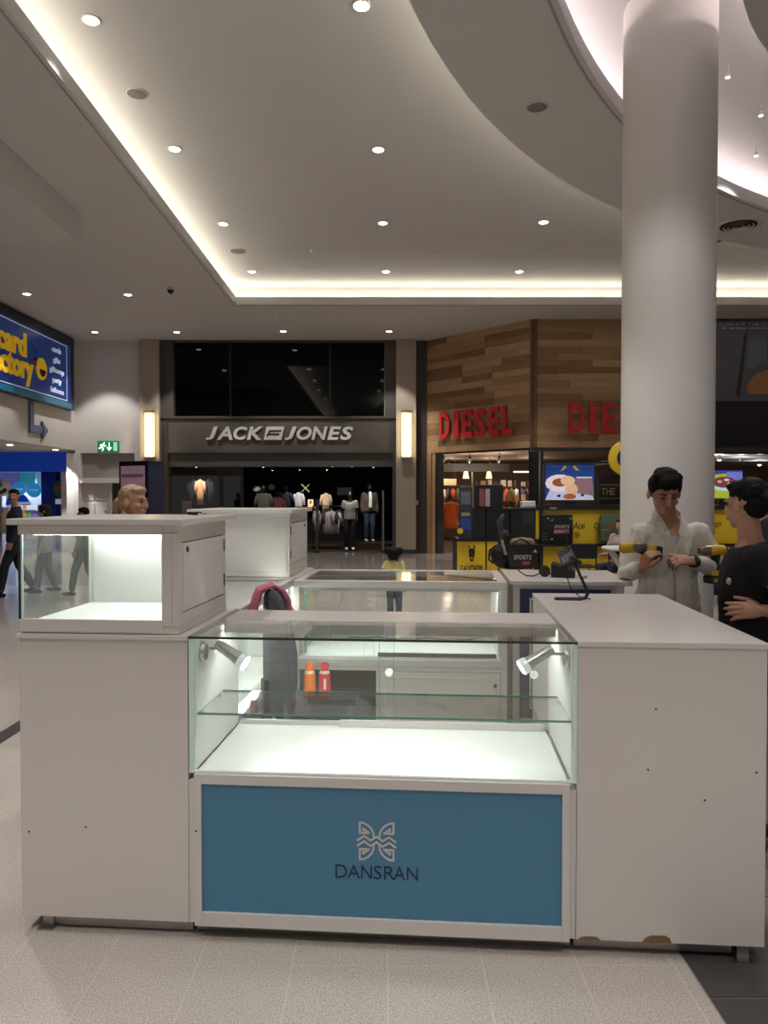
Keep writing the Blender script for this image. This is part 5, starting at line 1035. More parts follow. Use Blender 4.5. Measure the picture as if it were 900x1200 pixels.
# ------------------------------------------------------------------ people and shop mannequins
def rotz(v, a): return Matrix.Rotation(a, 3, 'Z') @ Vector(v)
def pose(H=1.72, yaw=0, stride=0.0, armL=None, armR=None, head=(0, 0), lean=0):
    s = H / 1.75; J = {}
    base = dict(pelvis=(0, 0, .95), waist=(0, -.005 - lean * .3, 1.10), chest=(0, -.01 - lean, 1.30), neck=(0, .005 - lean, 1.475), head=(0, -.02 - lean * 1.2, 1.635),
                shL=(.17, 0 - lean, 1.415), shR=(-.17, 0 - lean, 1.415), elL=(.215, .03, 1.13), elR=(-.215, .03, 1.13), wrL=(.225, -.06, .90), wrR=(-.225, -.06, .90),
                hiL=(.09, 0, .92), hiR=(-.09, 0, .92), knL=(.1, -.03 - stride * .5, .50), knR=(-.1, -.03 + stride * .35, .50), anL=(.1, -stride * .9, .085), anR=(-.1, .02 + stride, .085 + abs(stride) * .15))
    if armL: base['elL'], base['wrL'] = armL
    if armR: base['elR'], base['wrR'] = armR
    for k, v in base.items(): J[k] = rotz(Vector(v) * s, yaw)
    J['yaw'] = yaw; J['s'] = s; J['hyaw'] = yaw + head[0]; J['hpitch'] = head[1]
    return J
def trunk_rings(J, spec, yaw, n=20, tilt=None):
    """spec: (z fraction along pelvis-waist-chest-neck, rx, ry, dy) rings"""
    path = [J['pelvis'], J['waist'], J['chest'], J['neck']]; R = Matrix.Rotation(yaw, 3, 'Z'); rings = []
    for sp in spec:
        f, rx, ry = sp[:3]; tl = sp[3] if len(sp) > 3 else 0; f2 = f
        k = max(0, min(2, int(math.floor(f2)))); u = f2 - k; c = path[k].lerp(path[k + 1], u)
        rings.append([c + R @ Vector((rx * cos(2 * pi * i / n), ry * sin(2 * pi * i / n), tl * sin(2 * pi * i / n))) for i in range(n)])
    return rings
def headM(J): return Matrix.Translation(J['head']) @ Matrix.Rotation(J['hyaw'], 4, 'Z') @ Matrix.Rotation(J['hpitch'], 4, 'X') @ Matrix.Scale(J['s'] ** .5 * J.get('hs', 1), 4) @ Matrix.Diagonal((J.get('fw', 1), 1, 1, 1))
def head_pieces(mb, J):
    mb.T = headM(J)
    mb.ell((0, .018, .03), (.075, .094, .084)); mb.ell((0, -.022, -.03), (.061, .066, .078)); mb.ell((0, -.052, -.09), (.030, .028, .022)); mb.ell((0, -.03, -.075), (.050, .05, .035))
    mb.ell((0, -.088, .012), (.012, .014, .026)); mb.ell((0, -.100, -.014), (.012, .016, .020)); mb.ell((0, -.104, -.028), (.0165, .014, .011)); mb.ell((-.011, -.094, -.03), (.009, .01, .008)); mb.ell((.011, -.094, -.03), (.009, .01, .008))
    for s_ in (-1, 1):
        mb.ell((s_ * .028, -.078, .022), (.024, .012, .009)); mb.ell((s_ * .036, -.066, -.028), (.022, .02, .022)); mb.ell((s_ * .078, .012, -.012), (.010, .020, .031))
    mb.ell((0, -.086, -.060), (.023, .011, .007)); mb.ell((0, -.085, -.071), (.020, .011, .007))
    mb.T = None
def hand_pieces(mb, w, d, nrm, side, s=1.0, curl=.5, tcurl=.4, rad=.0092):
    """w wrist, d direction of the fingers, nrm palm normal (the way the fingers curl), side direction of the thumb"""
    w = Vector(w); d = Vector(d).normalized(); nrm = Vector(nrm); nrm = (nrm - d * nrm.dot(d)).normalized(); side_ = d.cross(nrm); side_ = side_ if side_.dot(Vector(side)) > 0 else -side_
    k = .088 * s
    def ringat(p, a, b_, n=14): return [p + side_ * a * cos(2 * pi * i / n) + nrm * b_ * sin(2 * pi * i / n) for i in range(n)]
    mb.loft([ringat(w - d * .03, .026 * s, .02 * s), ringat(w, .028 * s, .019 * s), ringat(w + d * k * .45, .039 * s, .017 * s), ringat(w + d * k * .9, .042 * s, .0145 * s), ringat(w + d * k, .038 * s, .011 * s)])
    for i, (L, off) in enumerate(((.072, .031), (.080, .0105), (.075, -.0105), (.060, -.031))):
        p = w + d * (k * .93 - abs(off) * .15) + side_ * off * s; pts = [p]; a = .12 + .03 * i
        dd = d
        for seg in (.45, .32, .23):
            a += curl * (1 + .08 * i) * (.8 if seg == .45 else 1.1)
            dd = (d * cos(a) + nrm * sin(a)).normalized(); pts.append(pts[-1] + dd * L * seg * s)
        dv = side_ * off * .25
        pts = [q + dv * (j / 3) for j, q in enumerate(pts)]
        mb.tube(pts, [rad * s * r for r in (1.06, 1.0, .93, .8)], 9, round_=True)
    p = w + d * .02 * s + side_ * .028 * s; t1 = (d * .75 + side_ * .62 + nrm * .22 * (1 + tcurl)).normalized(); t2 = (d * .9 + side_ * .2 + nrm * .5 * tcurl).normalized()
    mb.tube([p, p + t1 * .042 * s, p + t1 * .042 * s + t2 * .03 * s, p + t1 * .042 * s + t2 * .055 * s], [rad * s * r for r in (1.45, 1.25, 1.08, .9)], 9, round_=True)
def body_pieces(J, hands=True, slim=1.0, hand_spec=None, vox=.01):
    s = J['s']; mb = MB(); yaw = J['yaw']; q = slim
    mb.loft(trunk_rings(J, [(-.45, .10 * s * q, .09 * s), (-.2, .15 * s * q, .105 * s), (.2, .155 * s * q, .105 * s), (1, .13 * s * q, .092 * s), (1.7, .15 * s * q, .105 * s), (2.3, .155 * s * q, .10 * s), (2.68, .13 * s * q, .075 * s), (2.86, .075 * s, .062 * s), (3.0, .055 * s, .058 * s)], yaw))
    hd = J['head']; mb.tube([J['neck'] + Vector((0, 0, -.05 * s)), J['neck'].lerp(hd, .45), J['neck'].lerp(hd, .8)], [.058 * s, .052 * s, .052 * s], 14)
    head_pieces(mb, J)
    for S_ in 'LR':
        sh, el, wr = J['sh' + S_], J['el' + S_], J['wr' + S_]
        mb.tube([sh, sh.lerp(el, .35), el, el.lerp(wr, .3), wr], [.050 * s, .045 * s, .037 * s, .037 * s, .026 * s], 12, round_=True)
        hi, kn, an = J['hi' + S_], J['kn' + S_], J['an' + S_]
        mb.tube([hi, hi.lerp(kn, .4), kn, kn.lerp(an, .35), an], [.082 * s, .073 * s, .052 * s, .05 * s, .036 * s], 12, round_=True)
        f = rotz((0, -1, 0), J.get('foot' + S_, yaw)); mb.tube([an + Vector((0, 0, -.045 * s)) - f * .04, an + Vector((0, 0, -.05 * s)) + f * .12 * s], [.035 * s, .03 * s], 10, round_=True)
        if hands:
            hs = (hand_spec or {}).get(S_)
            if hs: hand_pieces(mb, wr, s=s, **hs)
            else:
                d = (wr - el).normalized(); inward = rotz((-1 if S_ == 'L' else 1, 0, 0), yaw); hand_pieces(mb, wr, d, inward + d * .1, rotz((0, -1, 0), yaw), s, .28, rad=max(.0082, vox * .75))
    return mb
def hair_mesh(J, style, mats, parent, vox=.008, label=None):
    mb = MB(); mb.T = headM(J)
    mb.ell((0, .026, .048), (.080, .096, .080)); mb.ell((0, .062, -.005), (.070, .052, .06))
    if style == 'short': mb.ell((-.068, .015, .045), (.016, .055, .05)); mb.ell((.068, .015, .045), (.016, .055, .05)); mb.ell((0, -.030, .100), (.066, .055, .034)); mb.ell((0, -.066, .078), (.058, .022, .026)); mb.ell((-.02, -.048, .088), (.045, .045, .03)); mb.ell((.028, -.044, .088), (.042, .042, .03)); mb.ell((0, .02, .112), (.066, .075, .04)); mb.ell((-.045, -.02, .105), (.03, .03, .035)); mb.ell((.045, -.02, .105), (.03, .03, .035))
    elif style == 'crop': mb.ell((0, -.035, .085), (.064, .045, .028))
    elif style in ('bun', 'pony'):
        mb.ell((0, -.030, .082), (.068, .052, .034))
        if style == 'bun': mb.ell((0, .135, .015), (.046, .042, .050)); mb.ell((0, .10, .02), (.03, .04, .03))
        else: mb.ell((0, .128, -.005), (.042, .042, .044)); mb.tube([(0, .13, .0), (0, .150, -.045), (0, .14, -.085)], [.038, .036, .02], 10)
    elif style == 'scarf': mb.ell((0, 0, .03), (.092, .10, .10)); mb.ell((0, .05, -.06), (.085, .07, .08)); mb.ell((0, .0, -.14), (.09, .085, .04))
    elif style == 'cap': mb.ell((0, .0, .07), (.088, .105, .062)); mb.tube([(0, -.08, .07), (0, -.15, .055)], [.06, .055], 10, flat=.18)
    elif style == 'puffs': mb.ell((-.085, .03, .06), (.05, .05, .055)); mb.ell((.085, .03, .06), (.05, .05, .055))
    mb.T = None
    return remesh(mb, {'scarf': 'headscarf', 'cap': 'cap'}.get(style, 'hair'), mats, parent, vox, 2, .005 if style in ('short', 'bun', 'pony', 'crop') else .002, 45, label)
def shirt_pieces(J, sleeve, fit=1.0, hem=-.25, th=.018, neck=-.05, coat=False):
    s = J['s']; mb = MB(); g = th
    mb.loft(trunk_rings(J, [(hem, (.165 * fit + g) * s, (.118 * fit + g) * s), (.3, (.16 * fit + g) * s, (.112 * fit + g) * s), (1, (.142 * fit + g) * s, (.102 * fit + g) * s), (1.7, (.155 * fit + g) * s, (.112 * fit + g) * s), (2.3, (.158 + g) * s, (.104 + g) * s), (2.62, (.142 + g) * s, (.086 + g) * s, -neck * .2), (2.74, (.112 + g) * s, (.076 + g) * s, -neck * .4), (2.84, (.078 + g) * s, (.062 + g) * s, -neck * .8)], J['yaw']))
    for S_ in 'LR':
        sh, el, wr = J['sh' + S_], J['el' + S_], J['wr' + S_]
        if sleeve == 'long': mb.tube([sh, sh.lerp(el, .4), el, el.lerp(wr, .45), el.lerp(wr, .9)], [(.053 + g) * s, (.048 + g) * s, (.044 + g) * s, (.040 + g * .9) * s, (.032 + g * .7) * s], 14, round_=True)
        elif sleeve in ('short', 'tee'): mb.tube([sh, sh.lerp(el, .3), sh.lerp(el, .62 if sleeve == 'short' else .42)], [(.053 + g) * s, (.050 + g) * s, (.052 + g) * s], 14, round_=False); mb.ell(sh, ((.053 + g) * s,) * 3)
        elif sleeve == 'rolled': mb.tube([sh, sh.lerp(el, .4), el, el.lerp(wr, .3)], [(.053 + g) * s, (.05 + g) * s, (.046 + g) * s, (.044 + g) * s], 14, round_=True)
    return mb
def trouser_pieces(J, fit=1.0, th=.016, top=.35):
    s = J['s']; mb = MB(); g = th
    mb.loft(trunk_rings(J, [(-.5, (.10 * fit + g) * s, (.095 + g) * s), (-.2, (.155 * fit + g) * s, (.110 + g) * s), (top, (.156 * fit + g) * s, (.108 + g) * s)], J['yaw']))
    for S_ in 'LR':
        hi, kn, an = J['hi' + S_], J['kn' + S_], J['an' + S_]
        mb.tube([hi, hi.lerp(kn, .4), kn, kn.lerp(an, .5), an.lerp(kn, .06)], [(.082 * fit + g) * s, (.074 * fit + g) * s, (.056 * fit + g) * s, (.052 * fit + g) * s, (.046 * fit + g) * s], 14)
    return mb
def shoe(J, S_, m, parent, vox=.008):
    s = J['s']; an = J['an' + S_]; f = rotz((0, -1, 0), J.get('foot' + S_, J['yaw'])); mb = MB(); z0 = -.055 * s
    b_ = an + Vector((0, 0, z0 + .012)); mb.tube([b_ - f * .05 * s, b_ + f * .03 * s, b_ + f * .13 * s, b_ + f * .165 * s], [.044 * s, .045 * s, .043 * s, .034 * s], 12, flat=.85, round_=True); mb.tube([an + Vector((0, 0, .02 * s)), an + Vector((0, 0, -.03 * s))], [.045 * s, .046 * s], 12)
    return remesh(mb, 'shoe', m, parent, vox, 2)
SK = {'a': '9c6e56', 'b': 'a87860', 'c': 'b98b74', 'd': '5b3a2b', 'e': 'a9785f'}
def skin(c): return mat('skin_' + c, SK[c], .55, var=.06, scale=20)
def cloth(c, var=.10): return mat('cloth_' + c, c, .9, var=var, scale=30)
HAIR_B = mat('black_hair', '0b0908', .75, var=.3, spec=.2, scale=60)
def person(name, label, x, y, J, sk='a', hair=None, hairm=None, top=None, sleeve='long', fit=1.0, legs=None, shoes=None, vox=.012, group=None, cat='person', hand_spec=None, z=0, skinm=None, lfit=1.0, hem=-.25, disp=.006, th=.018, topm=None, hands=True, neck=-.05, shoevox=None):
    t = thing(name, label, cat, (x, y, z), 0, group)
    remesh(body_pieces(J, hands, 1.0, hand_spec, vox), 'body', skinm or skin(sk), t, vox, 2)
    if hair: hair_mesh(J, hair, hairm or HAIR_B, t, max(.006, vox * .8))
    if top: remesh(shirt_pieces(J, sleeve, fit, hem, th, neck), 'top', topm or cloth(top), t, max(.007, vox), 3, disp, 16, None, .45)
    if legs: remesh(trouser_pieces(J, lfit), 'trousers', cloth(legs), t, max(.008, vox), 3, disp * .8, 14, None, .4)
    if shoes:
        for S_ in 'LR': shoe(J, S_, cloth(shoes), t, shoevox or max(.008, vox * .8))
    return t
# ---- man in beige with the drills
CREASE_LIGHT = mat('beige_cotton_painted_creases', 'b3ac9f', .9, var=.05); nt = CREASE_LIGHT.node_tree; b = nt.nodes['Principled BSDF']
wv = nt.nodes.new('ShaderNodeTexWave'); wv.inputs['Scale'].default_value = 28; wv.inputs['Distortion'].default_value = .6; tc = nt.nodes.new('ShaderNodeTexCoord'); rp = nt.nodes.new('ShaderNodeValToRGB')
rp.color_ramp.elements[0].color = lin('c6bfb4'); rp.color_ramp.elements[1].color = lin('cfc9bf'); nt.links.new(tc.outputs['Object'], wv.inputs[0]); nt.links.new(wv.outputs['Color'], rp.inputs[0]); nt.links.new(rp.outputs[0], b.inputs['Base Color'])  # pale colour bands stand for highlights along the shirt creases
MX, MY = 1.70, 4.50
J = pose(1.78, 0, 0, head=(radians(-3), radians(24)), lean=.02)
J.update(head=Vector((-.055, -.095, 1.615)), neck=Vector((-.01, -.02, 1.475)), shL=Vector((.168, -.03, 1.385)), shR=Vector((-.168, -.03, 1.38)), elL=Vector((.285, -.06, 1.155)), wrL=Vector((.03, -.285, 1.235)), elR=Vector((-.265, -.06, 1.135)), wrR=Vector((-.25, -.285, 1.195)))
J['hs'] = .98; J['fw'] = 1.13
man = person('person', 'man in creased beige shirt looking down at a cordless drill in his hands', MX, MY, J, 'b', 'short', None, 'aba497', 'long', 1.08, 'a8a193', '2a2622', .0052, None, 'person',
             {'L': dict(d=(-.95, -.15, .08), nrm=(-.1, -.75, -.55) if False else (.05, .55, -.75), side=(-.2, -.6, .8), curl=.62), 'R': dict(d=(.25, -.3, .75), nrm=(.75, .25, -.1), side=(.3, -.8, .3), curl=.55)}, lfit=1.12, hem=-.45, neck=-.03, disp=.011, th=.012, topm=CREASE_LIGHT)
# open the shirt front in a V below the collar
top_o = [c for c in man.children if c.name.startswith('top')][0]; nk = J['neck']; bm = bmesh.new(); bm.from_mesh(top_o.data)
bmesh.ops.delete(bm, geom=[v for v in bm.verts if (v.co - nk).y < -.02 and (v.co - nk).z > -.15 and abs((v.co - nk).x) < .006 + ((v.co - nk).z + .15) * .42], context='VERTS'); bm.to_mesh(top_o.data); bm.free()
def face_detail(t, J, lid=.004):
    EYE_M = mat('dark_eye', '1a1210', .3); BR_ = mat('eyebrow', '17110f', .7); LIP = mat('lip', '7c4a40', .5)
    for s_ in (-1, 1):
        q = MB(); q.T = headM(J); q.ell((s_ * .029, -.083, .004), (.0125, .007, lid), 10, 6); q.build('eye', EYE_M, t, smooth=True)
        q = MB(); q.T = headM(J); q.tube([(s_ * .014, -.089, .024), (s_ * .03, -.088, .029), (s_ * .045, -.076, .025)], [.0035, .0042, .003], 6); q.build('eyebrow', BR_, t, smooth=True)
    q = MB(); q.T = headM(J); q.ell((0, -.0955, -.0655), (.019, .0035, .0028), 10, 6); q.build('mouth', LIP, t, smooth=True)
face_detail(man, J)
# open collar and undershirt
sh_m = cloth('cbc4b8'); nk = J['neck']
q = MB(); q.T = Matrix.Translation(nk)
q.loft([[Vector((a, y_, z_)), Vector((a, y_ + .02, z_))] + [Vector((-a, y_ + .02, z_)), Vector((-a, y_, z_))] for a, y_, z_ in ((.012, -.128, -.18), (.026, -.120, -.14), (.036, -.110, -.105))])
ut = q.build('undershirt', mat('pale_undershirt', 'a9b3ab', .9), man)
for s_ in (-1, 1):
    q = MB(); q.T = Matrix.Translation(nk)
    rows = [((.040, .070, .045), (.055, .085, .012)), ((.066, .02, .045), (.085, .03, .002)), ((.066, -.040, .022), (.096, -.05, -.022)), ((.046, -.085, -.035), (.084, -.100, -.078)), ((.022, -.115, -.095), (.040, -.122, -.110))]
    q.loft([[Vector((s_ * p[0], p[1], p[2])), Vector((s_ * o[0], o[1], o[2])), Vector((s_ * o[0], o[1] + .012, o[2] - .004)), Vector((s_ * p[0], p[1] + .012, p[2] - .004))] for p, o in rows])
    q.build('collar', CREASE_LIGHT, man, smooth='auto')
q = MB(); q.T = Matrix.Translation(nk); q.tube([(0.0, -.128, -.16), (-.004, -.142, -.25), (-.002, -.138, -.38), (0, -.13, -.5)], [.012, .013, .012, .012], 8, flat=.35); q.build('shirt_placket', sh_m, man, smooth=True)
# watch on his left wrist
q = MB(); w_ = J['elL'].lerp(J['wrL'], .93); d = (J['wrL'] - J['elL']).normalized(); q.tube([w_ - d * .016, w_ + d * .016], [.036, .036], 16); q.build('watch_strap', BLACK, man, smooth='auto'); q = MB(); q.ell(w_ + Vector((0, -.032, .008)), (.018, .008, .02), 12, 6); q.build('watch_face', mat('watch_face', '2c332c', .2), man, smooth=True)
DY = mat('drill_yellow', 'c9a11c', .45, var=.05); DB = mat('drill_black', '18181a', .5, var=.1); DG = mat('drill_grey', '6d665c', .35, .5)
def drill(label, M_, nose=DG):
    t = thing('cordless_drill', label, 'drill', M_.to_translation()); R_ = M_.to_3x3().to_4x4()
    def P_(mb): mb.T = R_; return mb
    P_(MB()).tube([(-.085, 0, 0), (-.075, 0, 0), (-.02, 0, 0), (.02, 0, 0)], [.022, .031, .032, .030], 16).build('motor_housing', DY, t, smooth='auto')
    P_(MB()).tube([(-.098, 0, 0), (-.085, 0, 0), (-.082, 0, 0)], [.018, .028, .029], 16).build('rear_cap', DB, t, smooth='auto')
    P_(MB()).tube([(.02, 0, 0), (.045, 0, 0), (.07, 0, 0), (.085, 0, 0)], [.029, .027, .021, .016], 16).build('gear_nose', nose, t, smooth='auto')
    P_(MB()).tube([(.085, 0, 0), (.12, 0, 0)], [.004, .003], 6).build('bit', STEEL, t)
    P_(MB()).tube([(-.035, 0, -.02), (-.03, 0, -.07), (-.035, 0, -.12)], [.021, .019, .022], 12).build('grip', DB, t, smooth='auto'); P_(MB()).box(-.012, .0, -.008, .008, -.055, -.025).build('trigger', DB, t)
    P_(MB()).box(-.075, .025, -.036, .036, -.145, -.115).build('foot_plate', DY, t, bevel=.006); P_(MB()).box(-.08, .03, -.038, .038, -.19, -.146).build('battery', DB, t, bevel=.008); P_(MB()).box(-.06, .01, -.0395, .0395, -.18, -.16).build('battery_stripe', DY, t)
    return t
def axesM(o_, xa, za):
    xa = Vector(xa).normalized(); za = Vector(za); za = (za - xa * za.dot(xa)).normalized(); ya = za.cross(xa); M_ = Matrix((xa, ya, za)).transposed().to_4x4(); M_.translation = o_; return M_
drill('yellow and black cordless drill held in both hands by the man in beige', axesM(Vector((MX - .315, MY - .345, 1.315)), (.42, -.85, .12), (-1, -.30, .22)))
drill('yellow and black cordless drill hanging upright under the left forearm of the man in beige', axesM(Vector((MX + .19, MY - .175, 1.285)), (-.9, -.2, .0), (.05, 0, 1)))
# ---- woman in black
WX, WY = 1.668, 3.42
J = pose(1.67, radians(-117), 0, head=(radians(-38), radians(2)))
J['shL'] = Vector((-.03, -.15, 1.325)); J['elL'] = Vector((.085, -.25, 1.095)); J['wrL'] = Vector((-.035, -.185, 1.105)); J['hs'] = 1.0
J['shR'] = Vector((.075, .14, 1.335)); J['elR'] = Vector((.13, .20, 1.08)); J['wrR'] = Vector((.02, .20, .88))
wo = person('person', 'woman in a black t-shirt with dark hair tied in a bun, hand on her hip', WX, WY, J, 'c', 'bun', mat('dark_brown_hair', '0d0a09', .7, var=.3, spec=.2, scale=60), '0c0b0c', 'tee', 1.05, '1b2130', '2a2a2c', .0052, None, 'person',
            {'L': dict(d=(-.95, .16, -.02), nrm=(.1, .8, -.3), side=(.1, .1, 1), curl=.13)}, hem=-.1, neck=-.02, disp=.004, lfit=1.12)
face_detail(wo, J, .005)
q = MB(); q.T = headM(J); q.ell((.082, .0, -.042), (.004, .004, .006), 8, 6); q.build('earring', CHROME, wo, smooth=True)
q = MB(); q.ell(Vector((-.135, -.09, 1.22)), (.012, .012, .016), 10, 6); q.build('name_badge', mat('badge_pale', 'b5b09a', .4), wo, smooth=True)
# ---- woman with ponytail beyond the lit cabinet
J = pose(1.66, radians(70), 0); J['hs'] = 1.08
p = at(155, 585, 5.5); pw = person('person', 'woman with blonde hair tied back, in a blue denim top, behind the near cabinet', p.x, p.y, J, 'e', 'pony', mat('blonde_hair', '9a7c5a', .5, var=.35, scale=70), '4c586c', 'long', 1.0, '2c2f3a', '2a2622', .009)
face_detail(pw, J, .005)
# ---- passers-by at left
J = pose(1.70, radians(-62), .26, armR=((-.25, .10, 1.14), (-.26, -.04, .92)), head=(radians(70), 0))
m1 = person('person', 'man in navy jacket over a pale hoodie walking at the left edge', -5.85, 11.9, J, 'b', 'crop', None, '1d2433', 'long', 1.05, '1c2028', '151519', .011)
q = MB(); q.T = Matrix.Rotation(radians(-62), 4, 'Z'); q.tube([(0, -.125, 1.42), (0, -.155, 1.25), (0, -.145, 1.0)], [.05, .055, .05], 10, flat=1.0); remesh(q, 'hoodie_front', cloth('b3a594'), m1, .012, 2)
J = pose(1.45, radians(-75), .16); m2 = person('person', 'short woman in a black headscarf and dusky pink coat walking behind the glass cabinet', -5.55, 12.3, J, 'c', 'scarf', cloth('0f0e10'), '8a7478', 'long', 1.1, '3a3c48', '2a2a2c', .011, hem=-.9)
J = pose(1.40, radians(-95), .24); m3 = person('person', 'person with short dark hair in black clothes striding behind the glass cabinet', -4.8, 12.0, J, 'b', 'crop', None, '1f2126', 'long', 1.1, '23252b', '1a1a1c', .011)
# ---- child in yellow
J = pose(.97, radians(160), 0, armL=((.25, .1, 1.2), (.42, -.02, 1.12))); J['hs'] = 1.22; J['head'] = Vector((0, 0, .885))
p = at(462, 655, 9.0); ch = person('person', 'small child in a pale yellow top with dark hair in puffs and a blue hairband', p.x, p.y, J, 'd', 'puffs', None, 'b9ad72', 'short', 1.15, '3a3f55', '6a6a70', .009)
q = MB(); q.T = headM(J) @ Matrix.Rotation(radians(12), 4, 'X'); q.lathe([(.088, .05), (.090, .075), (.084, .075), (.083, .05)], (0, .015, 0), n=24, cap=False); q.build('hairband', cloth('2a4a8a'), ch)
# ---- people at the food stand
def seated(H, yaw):
    J = pose(H, 0); s = J['s']
    dz = Vector((0, 0, -.45 * s))
    for k in ('pelvis', 'waist', 'chest', 'neck', 'head', 'shL', 'shR', 'elL', 'elR', 'wrL', 'wrR', 'hiL', 'hiR'): J[k] = J[k] + dz
    for S_, sg_ in (('L', 1), ('R', -1)):
        J['kn' + S_] = Vector((sg_ * .11, -.42, .50)) * s; J['an' + S_] = Vector((sg_ * .11, -.40, .085)) * s; J['el' + S_] = J['sh' + S_] + Vector((sg_ * .05, -.06, -.27)); J['wr' + S_] = J['el' + S_] + Vector((-sg_ * .05, -.24, -.0))
    for k in list(J):
        if isinstance(J[k], Vector): J[k] = rotz(J[k], yaw)
    J['yaw'] = yaw; J['hyaw'] = yaw; J['hpitch'] = .1
    return J
J = seated(1.68, radians(-55)); person('person', 'seated customer in a pale pink top, mostly hidden by the column', (729 - 450) / S(12.0), 12.0, J, 'c', 'pony', mat('brown_hair', '3a2a20', .5, var=.3, scale=60), 'b09a92', 'short', 1.0, '3a3c44', '2a2a2c', .011)
J = seated(1.72, radians(60)); person('person', 'seated customer in blue jeans behind the man in beige', (826 - 450) / S(9.6), 9.6, J, 'e', 'crop', None, '4a4a4c', 'long', 1.0, '27375a', '8f8c88', .011)
st = thing('black_chair', 'black chair under the customer in blue jeans behind the man in beige', 'chair', ((826 - 450) / S(9.6) + .02, 9.6 , 0), radians(60)); B(-.2, .2, -.2, .2, .36, .385).build('seat', BLACK, st); B(-.2, .2, .19, .215, .5, .8).build('backrest', BLACK, st)
for a in (-.18, .18):
    for b_ in (-.17, .2): MB().tube([(a, b_, .36 if b_ < 0 else .8), (a, b_ * 1.1, 0)], .012, 8).build('leg', BLACK, st)
J = pose(1.66, radians(-100), 0); person('person', 'person in a black cap standing beyond the woman in black at the right edge', (893 - 450) / S(7.0), 7.0, J, 'c', 'cap', cloth('0d0d0f'), '2c2b2e', 'long', 1.0, '24262c', '2a2a2c', .011)
# ---- mannequins and garments of the dark clothes shop
MANQ = mat('black_mannequin', '121214', .35)
def mannequin(px, Y, top, legs, label, shoes=None, sleeve='short', z=0, H=1.86, yaw=0, jacket=None, hem=-.25):
    J = pose(H, yaw); t = person('mannequin', label, (px - 450) / S(Y), Y, J, 'a', None, None, top, sleeve, 1.0, legs, shoes, .018, None, 'mannequin', z=z, skinm=MANQ, hands=True, hem=hem, disp=.004)
    if jacket:
        q = shirt_pieces(J, 'long', 1.05, -.2, .03); o = remesh(q, 'open_jacket', cloth(jacket), t, .018, 2, .004, 12)
        q = MB(); q.T = Matrix.Rotation(yaw, 4, 'Z'); q.tube([(0, -.135, 1.5), (0, -.165, 1.3), (0, -.16, 1.02)], [.05, .055, .06], 10); remesh(q, 'white_tee', cloth('b9b5ad'), t, .018, 2)
    return t
mannequin(410, 21.75, '77726b', '0f1014', 'black mannequin in a grey short sleeved shirt, dark trousers and white trainers', 'd5d2cc', H=1.72, z=.02)
mannequin(433, 22.4, '3a2e26', '27324a', 'black mannequin in an open brown jacket, white tee and blue jeans on a low podium', 'cfc8be', 'long', .22, 1.74, .2, '3d3128')
t = thing('podium', 'low brown podium under the mannequin in jeans', 'podium', ((436 - 450) / S(22.4), 22.4, 0)); B(-.62, .62, -.5, .5, .012, .20).build('podium_body', mat('podium_brown', '3f2f22', .4), t, bevel=.01); B(-.64, .64, -.52, .52, .20, .22).build('podium_top', mat('podium_brown', '3f2f22', .4), t)
def bust(px, py, Y, c, label, hair=None):
    p = at(px, py, Y); t = thing('torso_form', label, 'mannequin', (p.x, p.y, 0)); z = p.z
    o = bpy.data.objects.new('garment', garment_mesh(c, .46, .66)); COL.objects.link(o); o.parent = t; o.location = (0, 0, z)
    MB().ell((0, 0, z + .12), (.085, .095, .12)).tube([(0, 0, z - .04), (0, 0, z + .08)], .055, 10).build('head', MANQ, t, smooth=True); MB().tube([(0, 0, .02), (0, 0, z - .5)], .02, 8).lathe([(.18, .012), (.18, .03)], n=18).build('pole', STEEL, t); return t
bust(309, 577, 22.4, '5c5650', 'torso form in a dark grey tee near the shop window'); bust(325, 582, 23.2, '8a4a48', 'torso form in a dull pink tee left of the white shirt'); bust(334, 576, 24.2, '1d2434', 'torso form in a navy shirt behind the pink one')
def stand_shirt(px, py, Y, c, label):
    p = at(px, py, Y); t = hanging(c, p, label, None, 0, .30, .60); MB().tube([(0, 0, .1), (0, 0, 2.6 - p.z)], .006, 5).build('hanging_cord', BLACK, t); return t
stand_shirt(350, 577, 24.6, 'd9d4d2', 'white shirt hanging on a cord inside the dark shop'); stand_shirt(382, 578, 24.6, 'c9ad90', 'cream shirt hanging on a cord inside the dark shop')
for px, c, l in ((225.5, '1a1f2b', 'navy jacket, left of three in the left window'), (234.5, 'd09a70', 'tan jacket, middle of three in the left window'), (244.5, '23262f', 'dark jacket, right of three in the left window')):
    p = at(px, 562, 22.0 + (.15 if c != 'd09a70' else 0)); t = hanging(c, p, l + ' of the dark shop', None, 0, .25, .74, 'jacket', 'hanging_jacket'); MB().tube([(0, 0, .1), (0, 0, 2.6 - p.z)], .006, 5).build('hanging_cord', BLACK, t)
t = thing('wooden_crate_stand', 'small brown stand by the left jamb of the dark shop window', 'stand', ((219 - 450) / S(21.8), 21.8, .0)); MB().box(-.12, .12, -.1, .1, .012, 1.45).build('stand_body', mat('stand_brown', '5a3f30', .5), t)
for px, py, Y, l in ((301, 573, 22.6, 'on the left wall display'), (318, 571, 24, 'behind the torso forms')):
    p = at(px, py, Y); t = thing('baseball_hat', 'white cap displayed ' + l + ' of the dark shop', 'cap', p); MB().ell((0, 0, 0), (.12, .13, .1)).build('crown', cloth('c9c6c0'), t, smooth=True); MB().tube([(0, -.1, -.03), (0, -.22, -.05)], [.1, .08], 10, flat=.2).build('peak', cloth('c9c6c0'), t, smooth=True); MB().tube([(0, 0, -.08), (0, 0, -p.z + .012)], .012, 6).build('pole', BLACK, t)
p = at(388, 600, 22.2); g_ = hanging('b3a6aa', (p.x, p.y, p.z + .02), 'pale striped short sleeved shirt facing out on the front rail', None, 0, .62, .66)
